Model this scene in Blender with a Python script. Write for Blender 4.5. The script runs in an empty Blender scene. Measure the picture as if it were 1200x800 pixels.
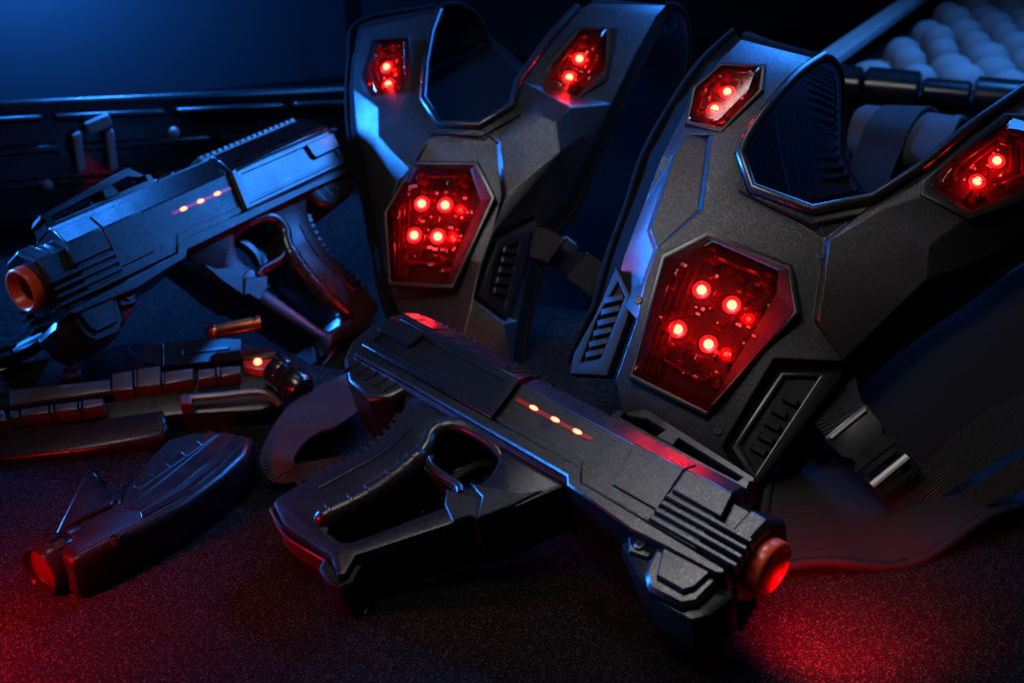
import bpy, bmesh, math, random
from mathutils import Vector, Matrix
from mathutils.geometry import delaunay_2d_cdt
random.seed(7)
sc = bpy.context.scene
COL = sc.collection
R = math.radians
GROUND = -0.008

# ------------------------------------------------------------------ camera
FPX, PITCH = 1504.7, R(25.05)
CAMP = Vector((0, 0, 0.5))
FW = Vector((0, math.cos(PITCH), -math.sin(PITCH))); RT = Vector((1, 0, 0)); UP = RT.cross(FW)
cam = bpy.data.cameras.new('camera'); camo = bpy.data.objects.new('camera', cam); COL.objects.link(camo)
camo.location = CAMP; camo.rotation_euler = (math.pi/2 - PITCH, 0, 0)
cam.lens = FPX*36/1200; cam.sensor_width = 36; cam.clip_start = 0.02; cam.clip_end = 60
cam.dof.use_dof = True; cam.dof.focus_distance = 0.90; cam.dof.aperture_fstop = 8.0
sc.camera = camo

def ray(px, py):
    return (FW*FPX + RT*(px-600) + UP*(400-py)).normalized()
def on_plane(px, py, o, n):
    d = ray(px, py); return CAMP + d*((o-CAMP).dot(n)/d.dot(n))
def on_ground(px, py, z=GROUND):
    return on_plane(px, py, Vector((0, 0, z)), Vector((0, 0, 1)))
def at_depth(px, py, s):
    return CAMP + ray(px, py)*s

# ------------------------------------------------------------------ materials
def new_mat(name):
    m = bpy.data.materials.new(name); m.use_nodes = True
    nt = m.node_tree; b = nt.nodes['Principled BSDF']; return m, nt, b
def N(nt, t, **kw):
    n = nt.nodes.new(t)
    for k, v in kw.items():
        if k in n.inputs: n.inputs[k].default_value = v
        else: setattr(n, k, v)
    return n
def plastic(name, col, rough, grain=900, bump=0.25, spec=0.5, mottled=0.12, scratch=0.0, grit=0.0):
    m, nt, b = new_mat(name); L = nt.links.new
    b.inputs['Base Color'].default_value = (*col, 1); b.inputs['Specular IOR Level'].default_value = spec
    tc = N(nt, 'ShaderNodeTexCoord')
    n1 = N(nt, 'ShaderNodeTexNoise', Scale=grain, Detail=3.0, Roughness=0.6); L(tc.outputs['Object'], n1.inputs['Vector'])
    bp = N(nt, 'ShaderNodeBump', Strength=bump, Distance=0.0006); L(n1.outputs['Fac'], bp.inputs['Height'])
    n2 = N(nt, 'ShaderNodeTexNoise', Scale=38.0, Detail=6.0, Roughness=0.65); L(tc.outputs['Object'], n2.inputs['Vector'])
    mr = N(nt, 'ShaderNodeMapRange'); mr.inputs['From Min'].default_value = 0.3; mr.inputs['From Max'].default_value = 0.7
    mr.inputs['To Min'].default_value = max(0.02, rough-mottled); mr.inputs['To Max'].default_value = rough+mottled
    L(n2.outputs['Fac'], mr.inputs['Value']); L(mr.outputs['Result'], b.inputs['Roughness'])
    last = bp.outputs['Normal']
    if scratch:
        mp = N(nt, 'ShaderNodeMapping'); mp.inputs['Scale'].default_value = (900, 30, 400); mp.inputs['Rotation'].default_value = (0.2, 0.3, 0.5)
        L(tc.outputs['Object'], mp.inputs['Vector'])
        n3 = N(nt, 'ShaderNodeTexNoise', Scale=1.0, Detail=2.0); L(mp.outputs['Vector'], n3.inputs['Vector'])
        b2 = N(nt, 'ShaderNodeBump', Strength=scratch, Distance=0.0004); L(n3.outputs['Fac'], b2.inputs['Height']); L(last, b2.inputs['Normal']); last = b2.outputs['Normal']
    if grit:      # moulded texture: tiny facets that each catch the light a little differently
        v = N(nt, 'ShaderNodeTexVoronoi', Scale=1150.0); L(tc.outputs['Object'], v.inputs['Vector'])
        b3 = N(nt, 'ShaderNodeBump', Strength=grit, Distance=0.0008); L(v.outputs['Distance'], b3.inputs['Height']); L(last, b3.inputs['Normal']); last = b3.outputs['Normal']
        sp = N(nt, 'ShaderNodeSeparateColor'); L(v.outputs['Color'], sp.inputs[0])
        pw = N(nt, 'ShaderNodeMath', operation='POWER'); pw.inputs[1].default_value = 3.0; L(sp.outputs[0], pw.inputs[0])
        m3 = N(nt, 'ShaderNodeMapRange'); m3.inputs['To Min'].default_value = spec*0.6; m3.inputs['To Max'].default_value = spec*(1+2.2*grit); L(pw.outputs[0], m3.inputs['Value']); L(m3.outputs['Result'], b.inputs['Specular IOR Level'])
    L(last, b.inputs['Normal'])
    return m
def fabric(name, col, scale=700, bump=0.6, rough=0.85):
    m, nt, b = new_mat(name); L = nt.links.new
    b.inputs['Base Color'].default_value = (*col, 1); b.inputs['Roughness'].default_value = rough
    tc = N(nt, 'ShaderNodeTexCoord')
    v = N(nt, 'ShaderNodeTexVoronoi', Scale=scale); L(tc.outputs['Object'], v.inputs['Vector'])
    bp = N(nt, 'ShaderNodeBump', Strength=bump, Distance=0.0012); L(v.outputs['Distance'], bp.inputs['Height'])
    L(bp.outputs['Normal'], b.inputs['Normal'])
    b.inputs['Specular IOR Level'].default_value = 0.12
    return m
def webbing(name, col):
    m, nt, b = new_mat(name); L = nt.links.new
    tc = N(nt, 'ShaderNodeTexCoord')
    mp = N(nt, 'ShaderNodeMapping'); L(tc.outputs['UV'], mp.inputs['Vector'])
    w = N(nt, 'ShaderNodeTexWave', Scale=1.0); w.bands_direction = 'X'; L(mp.outputs['Vector'], w.inputs['Vector'])
    mp.inputs['Scale'].default_value = (150, 150, 1)
    w2 = N(nt, 'ShaderNodeTexWave', Scale=1.0); w2.bands_direction = 'Y'; L(mp.outputs['Vector'], w2.inputs['Vector'])
    ad = N(nt, 'ShaderNodeMath', operation='MULTIPLY_ADD'); L(w2.outputs['Fac'], ad.inputs[0]); ad.inputs[1].default_value = 0.25; L(w.outputs['Fac'], ad.inputs[2])
    nz = N(nt, 'ShaderNodeTexNoise', Scale=1500.0); L(tc.outputs['Object'], nz.inputs['Vector'])
    ad2 = N(nt, 'ShaderNodeMath', operation='MULTIPLY_ADD'); L(nz.outputs['Fac'], ad2.inputs[0]); ad2.inputs[1].default_value = 0.5; L(ad.outputs[0], ad2.inputs[2])
    bp = N(nt, 'ShaderNodeBump', Strength=1.0, Distance=0.0012); L(ad2.outputs[0], bp.inputs['Height']); L(bp.outputs['Normal'], b.inputs['Normal'])
    b.inputs['Base Color'].default_value = (*col, 1); b.inputs['Roughness'].default_value = 0.75; b.inputs['Specular IOR Level'].default_value = 0.35
    return m
def clear(name, tint, rough=0.05, body=None, body_amount=0.0):
    m = bpy.data.materials.new(name); m.use_nodes = True; nt = m.node_tree; nt.nodes.clear(); L = nt.links.new
    out = N(nt, 'ShaderNodeOutputMaterial'); tr = N(nt, 'ShaderNodeBsdfTransparent'); tr.inputs['Color'].default_value = (*tint, 1)
    gl = N(nt, 'ShaderNodeBsdfGlossy'); gl.inputs['Roughness'].default_value = rough
    fr = N(nt, 'ShaderNodeFresnel', IOR=1.5); mx = N(nt, 'ShaderNodeMixShader')
    L(fr.outputs[0], mx.inputs[0]); L(tr.outputs[0], mx.inputs[1]); L(gl.outputs[0], mx.inputs[2])
    last = mx.outputs[0]
    if body:
        d = N(nt, 'ShaderNodeBsdfDiffuse'); d.inputs['Color'].default_value = (*body, 1)
        t2 = N(nt, 'ShaderNodeBsdfTranslucent'); t2.inputs['Color'].default_value = (*body, 1)
        a = N(nt, 'ShaderNodeAddShader'); L(d.outputs[0], a.inputs[0]); L(t2.outputs[0], a.inputs[1])
        m2 = N(nt, 'ShaderNodeMixShader'); m2.inputs[0].default_value = body_amount; L(last, m2.inputs[1]); L(a.outputs[0], m2.inputs[2]); last = m2.outputs[0]
    L(last, out.inputs['Surface']); return m
def emit(name, col, s, base=(0.1, 0.01, 0.01)):
    m, nt, b = new_mat(name); b.inputs['Base Color'].default_value = (*base, 1)
    b.inputs['Emission Color'].default_value = (*col, 1); b.inputs['Emission Strength'].default_value = s; b.inputs['Roughness'].default_value = 0.3
    return m
M = {}
M['gun'] = plastic('black_moulded_plastic', (0.008, 0.008, 0.0085), 0.29, 1150, 0.06, 0.5, 0.05, 0.02, 0.07)
M['gun_smooth'] = plastic('smooth_black_plastic', (0.007, 0.007, 0.0075), 0.22, 900, 0.03, 0.5, 0.06, 0.02)
M['rubber'] = plastic('black_rubber', (0.009, 0.009, 0.009), 0.28, 900, 0.10, 0.5, 0.05)
M['vest'] = plastic('charcoal_vest_plastic', (0.014, 0.0132, 0.0136), 0.36, 1300, 0.09, 0.5, 0.05, 0.0, 0.22)
M['vest_dark'] = plastic('black_vest_plastic', (0.008, 0.008, 0.008), 0.30, 1400, 0.07, 0.5, 0.05)
M['vent'] = plastic('dull_black_vent_plastic', (0.010, 0.010, 0.010), 0.62, 1200, 0.1, 0.3, 0.05)
M['pad'] = fabric('black_padded_fabric', (0.0022, 0.0020, 0.0022), 800, 0.4, 0.95)
M['flap'] = fabric('black_mesh_fabric', (0.014, 0.012, 0.014), 1100, 0.4, 0.75)
M['web'] = webbing('black_webbing', (0.018, 0.017, 0.018))
M['metal'] = plastic('worn_grey_metal', (0.05, 0.05, 0.052), 0.34, 900, 0.12, 0.6, 0.1, 0.12)
M['alu'] = plastic('dull_aluminium', (0.22, 0.22, 0.23), 0.4, 500, 0.1)
M['roll'] = fabric('grey_roll_fabric', (0.05, 0.053, 0.06), 700, 0.3, 0.6)
M['bar'] = plastic('bright_slider_metal', (0.55, 0.55, 0.56), 0.35, 500, 0.2)
M['ring'] = None
M['copper'] = plastic('copper', (0.45, 0.13, 0.05), 0.3, 400, 0.1, 0.8)
M['copper'].node_tree.nodes['Principled BSDF'].inputs['Metallic'].default_value = 1.0
M['lens'] = clear('smoky_red_clear_plastic', (0.88, 0.62, 0.62), 0.05)
M['prism'] = clear('red_clear_prism', (0.85, 0.35, 0.32), 0.05, (0.7, 0.05, 0.04), 0.045)
M['frosted'] = clear('frosted_clear_plastic', (0.75, 0.55, 0.55), 0.25, (0.5, 0.48, 0.48), 0.04)
M['pcb'] = plastic('dark_red_board', (0.030, 0.0025, 0.0025), 0.6, 500, 0.1, 0.08)
M['led'] = emit('lit_red_led', (1.0, 0.10, 0.05), 16)
M['led_small'] = emit('lit_small_red_led', (1.0, 0.025, 0.015), 4)
M['led_halo_cup'] = emit('red_led_halo_cup', (1.0, 0.010, 0.016), 1.5, (0.5, 0.02, 0.02))  # cup emission stands in for the halo around each LED
M['bar_red'] = emit('red_light_bar_window', (1.0, 0.02, 0.015), 0.10, (0.15, 0.005, 0.005))
M['bar_led'] = emit('light_bar_led', (1.0, 0.09, 0.035), 13)
M['red_glow'] = emit('glowing_red_lens', (1.0, 0.02, 0.015), 0.05, (0.30, 0.012, 0.01))
M['nose_lens'] = plastic('dark_red_nose_lens', (0.030, 0.0015, 0.001), 0.15, 300, 0.03)
M['dark_lens'] = emit('dim_red_muzzle_lens', (1.0, 0.03, 0.015), 0.9, (0.2, 0.01, 0.008))
m, nt, b = new_mat('orange_red_translucent_plastic')
b.inputs['Base Color'].default_value = (0.78, 0.085, 0.030, 1); b.inputs['Roughness'].default_value = 0.28
b.inputs['Subsurface Weight'].default_value = 0.4; b.inputs['Subsurface Radius'].default_value = (0.02, 0.004, 0.002); b.inputs['Subsurface Scale'].default_value = 0.5
M['ring'] = m
M['red_plastic'] = plastic('red_plastic', (0.03, 0.002, 0.0015), 0.3, 500, 0.1)

# ------------------------------------------------------------------ mesh builder
class MB:
    def __init__(s): s.bm = bmesh.new(); s.uv = s.bm.loops.layers.uv.new('UVMap')
    def mesh(s, me):
        s.bm.from_mesh(me)
    def verts_faces(s, vs, fs):
        v = [s.bm.verts.new(p) for p in vs]
        for f in fs:
            try: s.bm.faces.new([v[i] for i in f])
            except ValueError: pass
        return v
    def plate(s, outline, z0, z1, bev=0.0, holes=(), seg=1, fn=None, mirror=False, sides=None):
        if z1 < z0: z0, z1 = z1, z0
        c = bpy.data.curves.new('tmp', 'CURVE'); c.dimensions = '2D'; c.fill_mode = 'BOTH'
        bev = min(bev, (z1-z0)*0.49)
        c.extrude = (z1-z0)/2 - bev; c.bevel_depth = bev; c.offset = -bev; c.bevel_resolution = seg-1
        for pl in [outline] + list(holes):
            sp = c.splines.new('POLY'); sp.points.add(len(pl)-1); sp.use_cyclic_u = True
            for q, p in zip(sp.points, pl): q.co = (p[0], p[1], 0, 1)
        o = bpy.data.objects.new('tmp', c); me = o.to_mesh()
        for sgn in (sides or ((1, -1) if mirror else (1,))):
            n0 = len(s.bm.verts); f0 = len(s.bm.faces)
            s.bm.from_mesh(me); s.bm.verts.ensure_lookup_table(); s.bm.faces.ensure_lookup_table()
            for v in s.bm.verts[n0:]:
                v.co.z = sgn*(v.co.z + (z0+z1)/2)
                if fn: v.co = fn(v.co)
            if sgn < 0:
                for f in s.bm.faces[f0:]: f.normal_flip()
        o.to_mesh_clear(); bpy.data.objects.remove(o); bpy.data.curves.remove(c)
        return s
    def loft(s, rings, cap=True, closed=True):
        vr = [[s.bm.verts.new(p) for p in r] for r in rings]
        n = len(rings[0])
        for a, b_ in zip(vr, vr[1:]):
            for i in range(n if closed else n-1):
                j = (i+1) % n
                try: s.bm.faces.new((a[i], a[j], b_[j], b_[i]))
                except ValueError: pass
        if cap:
            for r, rev in ((vr[0], True), (vr[-1], False)):
                try: s.bm.faces.new(r[::-1] if rev else r)
                except ValueError: pass
        return s
    def tube(s, path, rad, n=10, caps=True, closed=False, squash=1.0, up=None):
        P = [Vector(p) for p in path]; m = len(P)
        rr = rad if isinstance(rad, (list, tuple)) else [rad]*m
        rings = []; nprev = None
        for i in range(m):
            if closed: t = P[(i+1) % m]-P[i-1]
            else: t = P[min(i+1, m-1)]-P[max(i-1, 0)]
            t.normalize()
            if nprev is None:
                a = Vector(up) if up else (Vector((0, 0, 1)) if abs(t.z) < 0.8 else Vector((1, 0, 0)))
                nn = (a-t*a.dot(t)).normalized()
            else: nn = (nprev-t*nprev.dot(t)).normalized()
            nprev = nn; bb = t.cross(nn)
            rings.append([P[i]+(nn*math.cos(k*2*math.pi/n)*squash+bb*math.sin(k*2*math.pi/n))*rr[i] for k in range(n)])
        if closed: rings.append(rings[0])
        return s.loft(rings, caps and not closed)
    def lathe(s, prof, o, d, n=32, a0=0.0, flat=None):
        d = Vector(d).normalized(); o = Vector(o)
        a = Vector((0, 0, 1)) if abs(d.z) < 0.8 else Vector((0, 1, 0))
        x = (a-d*a.dot(d)).normalized(); y = d.cross(x)
        rings = [[o+d*z+(x*math.cos(a0+k*2*math.pi/n)+y*math.sin(a0+k*2*math.pi/n))*max(r, 1e-5) for k in range(n)] for r, z in prof]
        return s.loft(rings, True)
    def box(s, c, ex, ey, ez):
        c, ex, ey, ez = map(Vector, (c, ex, ey, ez))
        vs = [c+ex*a+ey*b_+ez*d for d in (-1, 1) for b_ in (-1, 1) for a in (-1, 1)]
        s.verts_faces(vs, [(0, 2, 3, 1), (4, 5, 7, 6), (0, 1, 5, 4), (2, 6, 7, 3), (0, 4, 6, 2), (1, 3, 7, 5)]); return s
    def dome(s, o, d, r, h=None, n=16, k=5):
        h = h or r
        return s.lathe([(r*math.cos(i*math.pi/2/k), h*math.sin(i*math.pi/2/k)) for i in range(k+1)], o, d, n)
    def ribbon(s, path, widths, thick=0.002, uvs=1.0):
        # path: centres, widths: half-width vectors; UV x runs along the length in metres
        P = [Vector(p) for p in path]; Wd = [Vector(w) for w in widths]
        top, d = [], 0.0
        rows = []
        for i in range(len(P)):
            if i: d += (P[i]-P[i-1]).length
            t = (P[min(i+1, len(P)-1)]-P[max(i-1, 0)]).normalized()
            n = t.cross(Wd[i]).normalized()*thick/2
            rows.append(([s.bm.verts.new(P[i]-Wd[i]+n), s.bm.verts.new(P[i]+Wd[i]+n), s.bm.verts.new(P[i]+Wd[i]-n), s.bm.verts.new(P[i]-Wd[i]-n)], d, Wd[i].length*2))
        for (a, da, wa), (b_, db, wb) in zip(rows, rows[1:]):
            for i in range(4):
                j = (i+1) % 4
                f = s.bm.faces.new((a[i], a[j], b_[j], b_[i]))
                vv = {0: (0, 1), 1: (1, 1), 2: (1, 0), 3: (0, 0)}[i]
                for lp, q in zip(f.loops, ((da, vv[0]*wa), (da, vv[1]*wa), (db, vv[1]*wb), (db, vv[0]*wb))): lp[s.uv].uv = q
        s.bm.faces.new(rows[0][0][::-1]); s.bm.faces.new(rows[-1][0])
        return s
    def build(s, name, mat, parent=None, angle=32, bevel=0.0, bseg=2, bang=28, weld=True):
        if weld: bmesh.ops.remove_doubles(s.bm, verts=s.bm.verts, dist=1e-6)
        bmesh.ops.recalc_face_normals(s.bm, faces=s.bm.faces)
        me = bpy.data.meshes.new(name); s.bm.to_mesh(me); s.bm.free()
        me.materials.append(mat)
        for p in me.polygons: p.use_smooth = True
        me.set_sharp_from_angle(angle=R(angle))
        o = bpy.data.objects.new(name, me); COL.objects.link(o)
        if parent: o.parent = parent
        if bevel:
            bv = o.modifiers.new('edge', 'BEVEL'); bv.width = bevel; bv.segments = bseg; bv.limit_method = 'ANGLE'; bv.angle_limit = R(bang)
        return o

def smooth_path(pts, n=6, closed=False):
    P = [Vector(p) for p in pts]; m = len(P); out = []
    for i in range(m if closed else m-1):
        p0, p1, p2, p3 = (P[(i-1) % m], P[i], P[(i+1) % m], P[(i+2) % m]) if closed else (P[max(i-1, 0)], P[i], P[i+1], P[min(i+2, m-1)])
        for k in range(n):
            t = k/n
            out.append(0.5*((2*p1)+(p2-p0)*t+(2*p0-5*p1+4*p2-p3)*t*t+(3*p1-p0-3*p2+p3)*t**3))
    if not closed: out.append(P[-1])
    return out

def tag(o, label=None, cat=None, group=None, kind=None):
    for k, v in (('label', label), ('category', cat), ('group', group), ('kind', kind)):
        if v: o[k] = v
    return o
def empty(name, mat4):
    o = bpy.data.objects.new(name, None); COL.objects.link(o); o.matrix_world = mat4; o.empty_display_size = 0.02; return o
def mat4(x, y, z, o):
    return Matrix(((x[0], y[0], z[0], o[0]), (x[1], y[1], z[1], o[1]), (x[2], y[2], z[2], o[2]), (0, 0, 0, 1)))

class Frame:
    """a plane in the scene: outlines seen in the photograph are laid on it in its own metres"""
    def __init__(s, o, n, xdir):
        s.o = Vector(o); s.n = Vector(n).normalized(); x = Vector(xdir); s.x = (x-s.n*x.dot(s.n)).normalized(); s.y = s.n.cross(s.x)
    def p(s, px, py, h=0.0):
        q = on_plane(px, py, s.o+s.n*h, s.n)-s.o
        return Vector((q.dot(s.x), q.dot(s.y), h))
    def P(s, pts, h=0.0): return [s.p(a, b_, h) for a, b_ in pts]
    def P3(s, pts): return [s.p(*q) for q in pts]
    def empty(s, name): return empty(name, mat4(s.x, s.y, s.n, s.o))
    def loc(s, w): q = Vector(w)-s.o; return Vector((q.dot(s.x), q.dot(s.y), q.dot(s.n)))
    def world(s, l): return s.o+s.x*l[0]+s.y*l[1]+s.n*l[2]
def nrm(yaw, el):   # yaw: degrees the face turns to the picture's left, el: how far it looks up
    return Vector((-math.sin(R(yaw))*math.cos(R(el)), -math.cos(R(yaw))*math.cos(R(el)), math.sin(R(el))))
#PART2

# ------------------------------------------------------------------ the setting
def gmat_table():
    m, nt, b = new_mat('speckled_black_cloth'); L = nt.links.new
    tc = N(nt, 'ShaderNodeTexCoord')
    v = N(nt, 'ShaderNodeTexVoronoi', Scale=1900.0); L(tc.outputs['Object'], v.inputs['Vector'])
    n1 = N(nt, 'ShaderNodeTexNoise', Scale=1500.0, Detail=3.0, Roughness=0.7); L(tc.outputs['Object'], n1.inputs['Vector'])
    n2 = N(nt, 'ShaderNodeTexNoise', Scale=14.0, Detail=5.0); L(tc.outputs['Object'], n2.inputs['Vector'])
    bp = N(nt, 'ShaderNodeBump', Strength=1.0, Distance=0.0010); L(v.outputs['Distance'], bp.inputs['Height'])
    b2 = N(nt, 'ShaderNodeBump', Strength=0.8, Distance=0.0008); L(n1.outputs['Fac'], b2.inputs['Height']); L(bp.outputs['Normal'], b2.inputs['Normal'])
    b3 = N(nt, 'ShaderNodeBump', Strength=0.25, Distance=0.01); L(n2.outputs['Fac'], b3.inputs['Height']); L(b2.outputs['Normal'], b3.inputs['Normal'])
    L(b3.outputs['Normal'], b.inputs['Normal'])
    b.inputs['Specular IOR Level'].default_value = 0.04
    # a few grains are shiny chips
    sp = N(nt, 'ShaderNodeSeparateColor'); L(v.outputs['Color'], sp.inputs[0])
    gt = N(nt, 'ShaderNodeMath', operation='GREATER_THAN'); gt.inputs[1].default_value = 0.925; L(sp.outputs[0], gt.inputs[0])
    mx = N(nt, 'ShaderNodeMix', data_type='RGBA'); mx.inputs[6].default_value = (0.0085, 0.0081, 0.0088, 1); mx.inputs[7].default_value = (0.10, 0.096, 0.10, 1)
    L(gt.outputs[0], mx.inputs[0]); L(mx.outputs[2], b.inputs['Base Color'])
    mr = N(nt, 'ShaderNodeMapRange'); mr.inputs['To Min'].default_value = 0.85; mr.inputs['To Max'].default_value = 0.35
    L(gt.outputs[0], mr.inputs['Value']); L(mr.outputs['Result'], b.inputs['Roughness'])
    return m
mb = MB(); mb.verts_faces([(-6, -2, 0), (6, -2, 0), (6, 8, 0), (-6, 8, 0)], [(0, 1, 2, 3)])
tbl = mb.build('tabletop', gmat_table()); tbl.location.z = GROUND; tag(tbl, 'black speckled cloth covering the tabletop under all the gear', 'tabletop', kind='structure')
mb = MB(); mb.verts_faces([(-5, 0, -0.2), (5, 0, -0.2), (5, 0, 3), (-5, 0, 3), (-5, 0.05, -0.2), (5, 0.05, -0.2), (5, 0.05, 3), (-5, 0.05, 3)], [(0, 1, 2, 3), (7, 6, 5, 4), (3, 2, 6, 7), (0, 4, 5, 1), (0, 3, 7, 4), (1, 5, 6, 2)])
bd = mb.build('backdrop', plastic('dark_backdrop_cloth', (0.03, 0.032, 0.04), 0.8, 300, 0.3)); bd.location = (0, 2.27, 0); bd.rotation_euler = (0, 0, R(25))
tag(bd, 'plain dark backdrop behind everything, glowing blue at upper left', 'backdrop', kind='structure')

# ------------------------------------------------------------------ the toy blaster, in its own metres: u forward, v up, w to its side
RFm = ((.7079, .6829, -.1807), (-.7031, .6566, -.2731), (-.0679, .3203, .9449)); TF = (.1551, .6441, .0488)
RBm = ((-.5554, -.543, -.6298), (-.8292, .3039, .4692), (-.0634, .7828, -.619)); TB = (-.384, .9333, .1089)
def pose(Rm, T):
    x = Vector((Rm[0][0], Rm[1][0], Rm[2][0])).normalized(); y = Vector((Rm[0][1], Rm[1][1], Rm[2][1])); y = (y-x*y.dot(x)).normalized(); z = x.cross(y)
    return mat4(x, y, z, T)
def full(half): return [(v, w) for v, w in half]+[(v, -w) for v, w in half[::-1]]
def section(mb, sec, u0, u1, mirror=False, sides=None):
    for sg in (sides or ((1, -1) if mirror else (1,))):
        mb.loft([[(f(v), v, w*sg) for v, w in sec] for f in (u0, u1)])
    return mb
lin = lambda a, b_: (lambda v: a+b_*v)
def make_blaster():
    root = empty('toy_blaster', pose(RFm, TF))
    # --- receiver: long faceted upper body
    mb = MB()
    sec = full([(-.036, .0), (-.036, .026), (-.031, .030), (.0125, .030), (.0285, .0185), (.034, .0145), (.034, 0)])
    sec = [p for i, p in enumerate(sec) if p not in sec[:i]]
    section(mb, sec, lin(-.345, 0), lin(-.034, -.2))
    body = mb.build('receiver', M['gun'], root, bevel=.0008)
    mb = MB()   # rounded butt
    mb.plate([(-.30, .022), (-.345, .026), (-.357, .018), (-.364, .0), (-.363, -.022), (-.352, -.040), (-.330, -.054), (-.302, -.0575), (-.289, -.048), (-.28, -.02)], -.0265, .0265, .005, seg=3)
    for k in range(5):
        u = -.338+k*.0105; mb.box((u, -.037, 0), (.0012, 0, 0), (.002, .010, 0), (0, 0, .0272))
    mb.build('butt', M['gun'], root)
    # --- lower rail strip with its stepped edge
    mb = MB()
    mb.plate([(-.343, -.0275), (-.209, -.0245), (-.1259, -.0228), (-.1176, -.0325), (-.004, -.0345), (-.002, -.0375), (-.006, -.0405), (-.0488, -.0425), (-.0673, -.0440), (-.0983, -.0410), (-.1243, -.0390), (-.1297, -.0335), (-.285, -.0335), (-.343, -.0345)], -.0318, .0318, .0012)
    mb.plate([(-.206, -.0185), (-.1305, -.0170), (-.1215, -.0275), (-.1185, -.0315), (-.1259, -.0236), (-.206, -.0240)], .028, .0312, .0006, mirror=True)
    mb.build('lower_rail', M['gun'], root)
    # --- rear cover: raised shell, framed side panel, notched shoulder
    mb = MB()
    uf = lin(-.2128, -.26)
    section(mb, [(-.0252, .028), (-.0252, .0335), (.0105, .0335), (.0105, .028)], lin(-.3435, 0), uf, True)
    section(mb, [(.0105, .028), (.0105, .0335), (.0135, .0340), (.0295, .0215), (.0285, .0150)], lin(-.3400, 0), uf, True)
    section(mb, full([(.029, .0215), (.0355, .0165), (.0365, .012)]), lin(-.3455, .05), lin(-.2150, -.2))
    cover = mb.build('rear_cover', M['gun_smooth'], root, bevel=.0006)
    for sg in (1, -1):
        mb = MB()
        fr = [(-.3425, .0095), (-.3425, -.0245), (-.2085, -.0242), (-.2165, .0098)]
        ho = [(-.3370, .0052), (-.3370, -.0185), (-.2165, -.0180), (-.2222, .0060)]
        mb.plate(fr, .033, .0352, .0005, holes=[ho], sides=(sg,))
        mb.plate([(-.337, -.0205), (-.212, -.0202), (-.2117, -.0212), (-.337, -.0215)], .034, .0362, .0004, sides=(sg,))
        tab = [(-.3450, .0065), (-.3435, -.0085), (-.3100, -.0090), (-.3070, -.0060), (-.3070, .0062)]
        mb.plate(tab, .033, .0375, .0008, sides=(sg,))
        mb.build('cover_frame', M['gun_smooth'], root)
    for sg in (1, -1):
        mb = MB()   # front lip of the cover
        section(mb, [(-.0245, .0335), (-.0245, .0362), (.0120, .0362), (.0255, .0262), (.0255, .0245), (.0120, .0335)], lin(-.2155, -.26), lin(-.2110, -.26), sides=(sg,))
        mb.build('cover_lip', M['gun_smooth'], root, bevel=.0004)
    def chamf(u, t, h):      # t along the chamfer, h off it
        a, c = Vector((u, .0140, .0335)), Vector((u, .0290, .0217)); d = (c-a); n = Vector((0, .0118, .0150)).normalized()
        return a+d*t+n*h
    us = [(-.3435, -.329), (-.3275, -.309), (-.3070, -.292), (-.2900, -.275), (-.2725, -.232), (-.2295, -.2255)]
    for sg in (1, -1):
        mb = MB()
        for a, c in us:
            ring = lambda h, i: [Vector((p.x, p.y, p.z*sg)) for p in (chamf(a+i, .06+i*40, h), chamf(c-i, .06+i*40, h), chamf(c-i, .94-i*40, h), chamf(a+i, .94-i*40, h))]
            mb.loft([ring(-.0005, 0), ring(.0012, 0), ring(.0018, .0007)])
        for k in range(6):
            u = -.268+k*.0065; 
            mb.loft([[Vector((p.x, p.y, p.z*sg)) for p in (chamf(u, .1, h), chamf(u+.0022, .1, h), chamf(u+.0022, .32, h), chamf(u, .32, h))] for h in (.001, .0030)])
        mb.build('shoulder_blocks', M['gun_smooth'], root)
    mb = MB()   # ribbed top rail
    mb.plate([(-.346, .030), (-.346, .0345), (-.338, .0385), (-.214, .0385), (-.209, .030)], -.0105, .0105, .001)
    for k in range(17):
        u = -.3385+k*.0075
        mb.plate([(u, .037), (u+.0005, .0410), (u+.0012, .0418), (u+.0042, .0418), (u+.0050, .0410), (u+.0055, .037)], -.0098, .0098, .0008)
    mb.build('ribbed_rail', M['gun_smooth'], root)
    # --- side armour panels
    for sg in (1, -1):
        mb = MB()
        section(mb, [(-.0225, .0285), (-.0225, .0316), (.0128, .0316), (.0280, .0203), (.0280, .018), (.0125, .0285)], lin(-.1079, -.303), lin(-.0688, -.20), sides=(sg,))
        mb.build('armour_panel', M['gun'], root, bevel=.0007)
    for sg in (1, -1):
        mb = MB()
        section(mb, [(-.0055, .0285), (-.0055, .0328), (.0132, .0328), (.0288, .0212), (.0288, .018), (.0125, .0285)], lin(-.0676, -.14), lin(-.0300, -.30), sides=(sg,))
        mb.build('nose_panel', M['gun'], root, bevel=.0009)
    mb = MB()   # cooling fins
    for k in range(4):
        v = -.0080-.0064*k
        mb.plate([(-.0672+.0008*k, v), (-.0045+.0012*k, v), (-.0030+.0012*k, v-.0008), (-.0030+.0012*k, v-.0036), (-.0664+.0008*k, v-.0042)], .024, .0328-.0004*(k == 3), .0009, mirror=True)
    mb.plate([(-.070, .012), (-.014, .012), (-.010, .004), (-.006, -.034), (-.070, -.036)], -.0262, .0262, .001)
    mb.build('cooling_fins', M['gun'], root)
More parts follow.
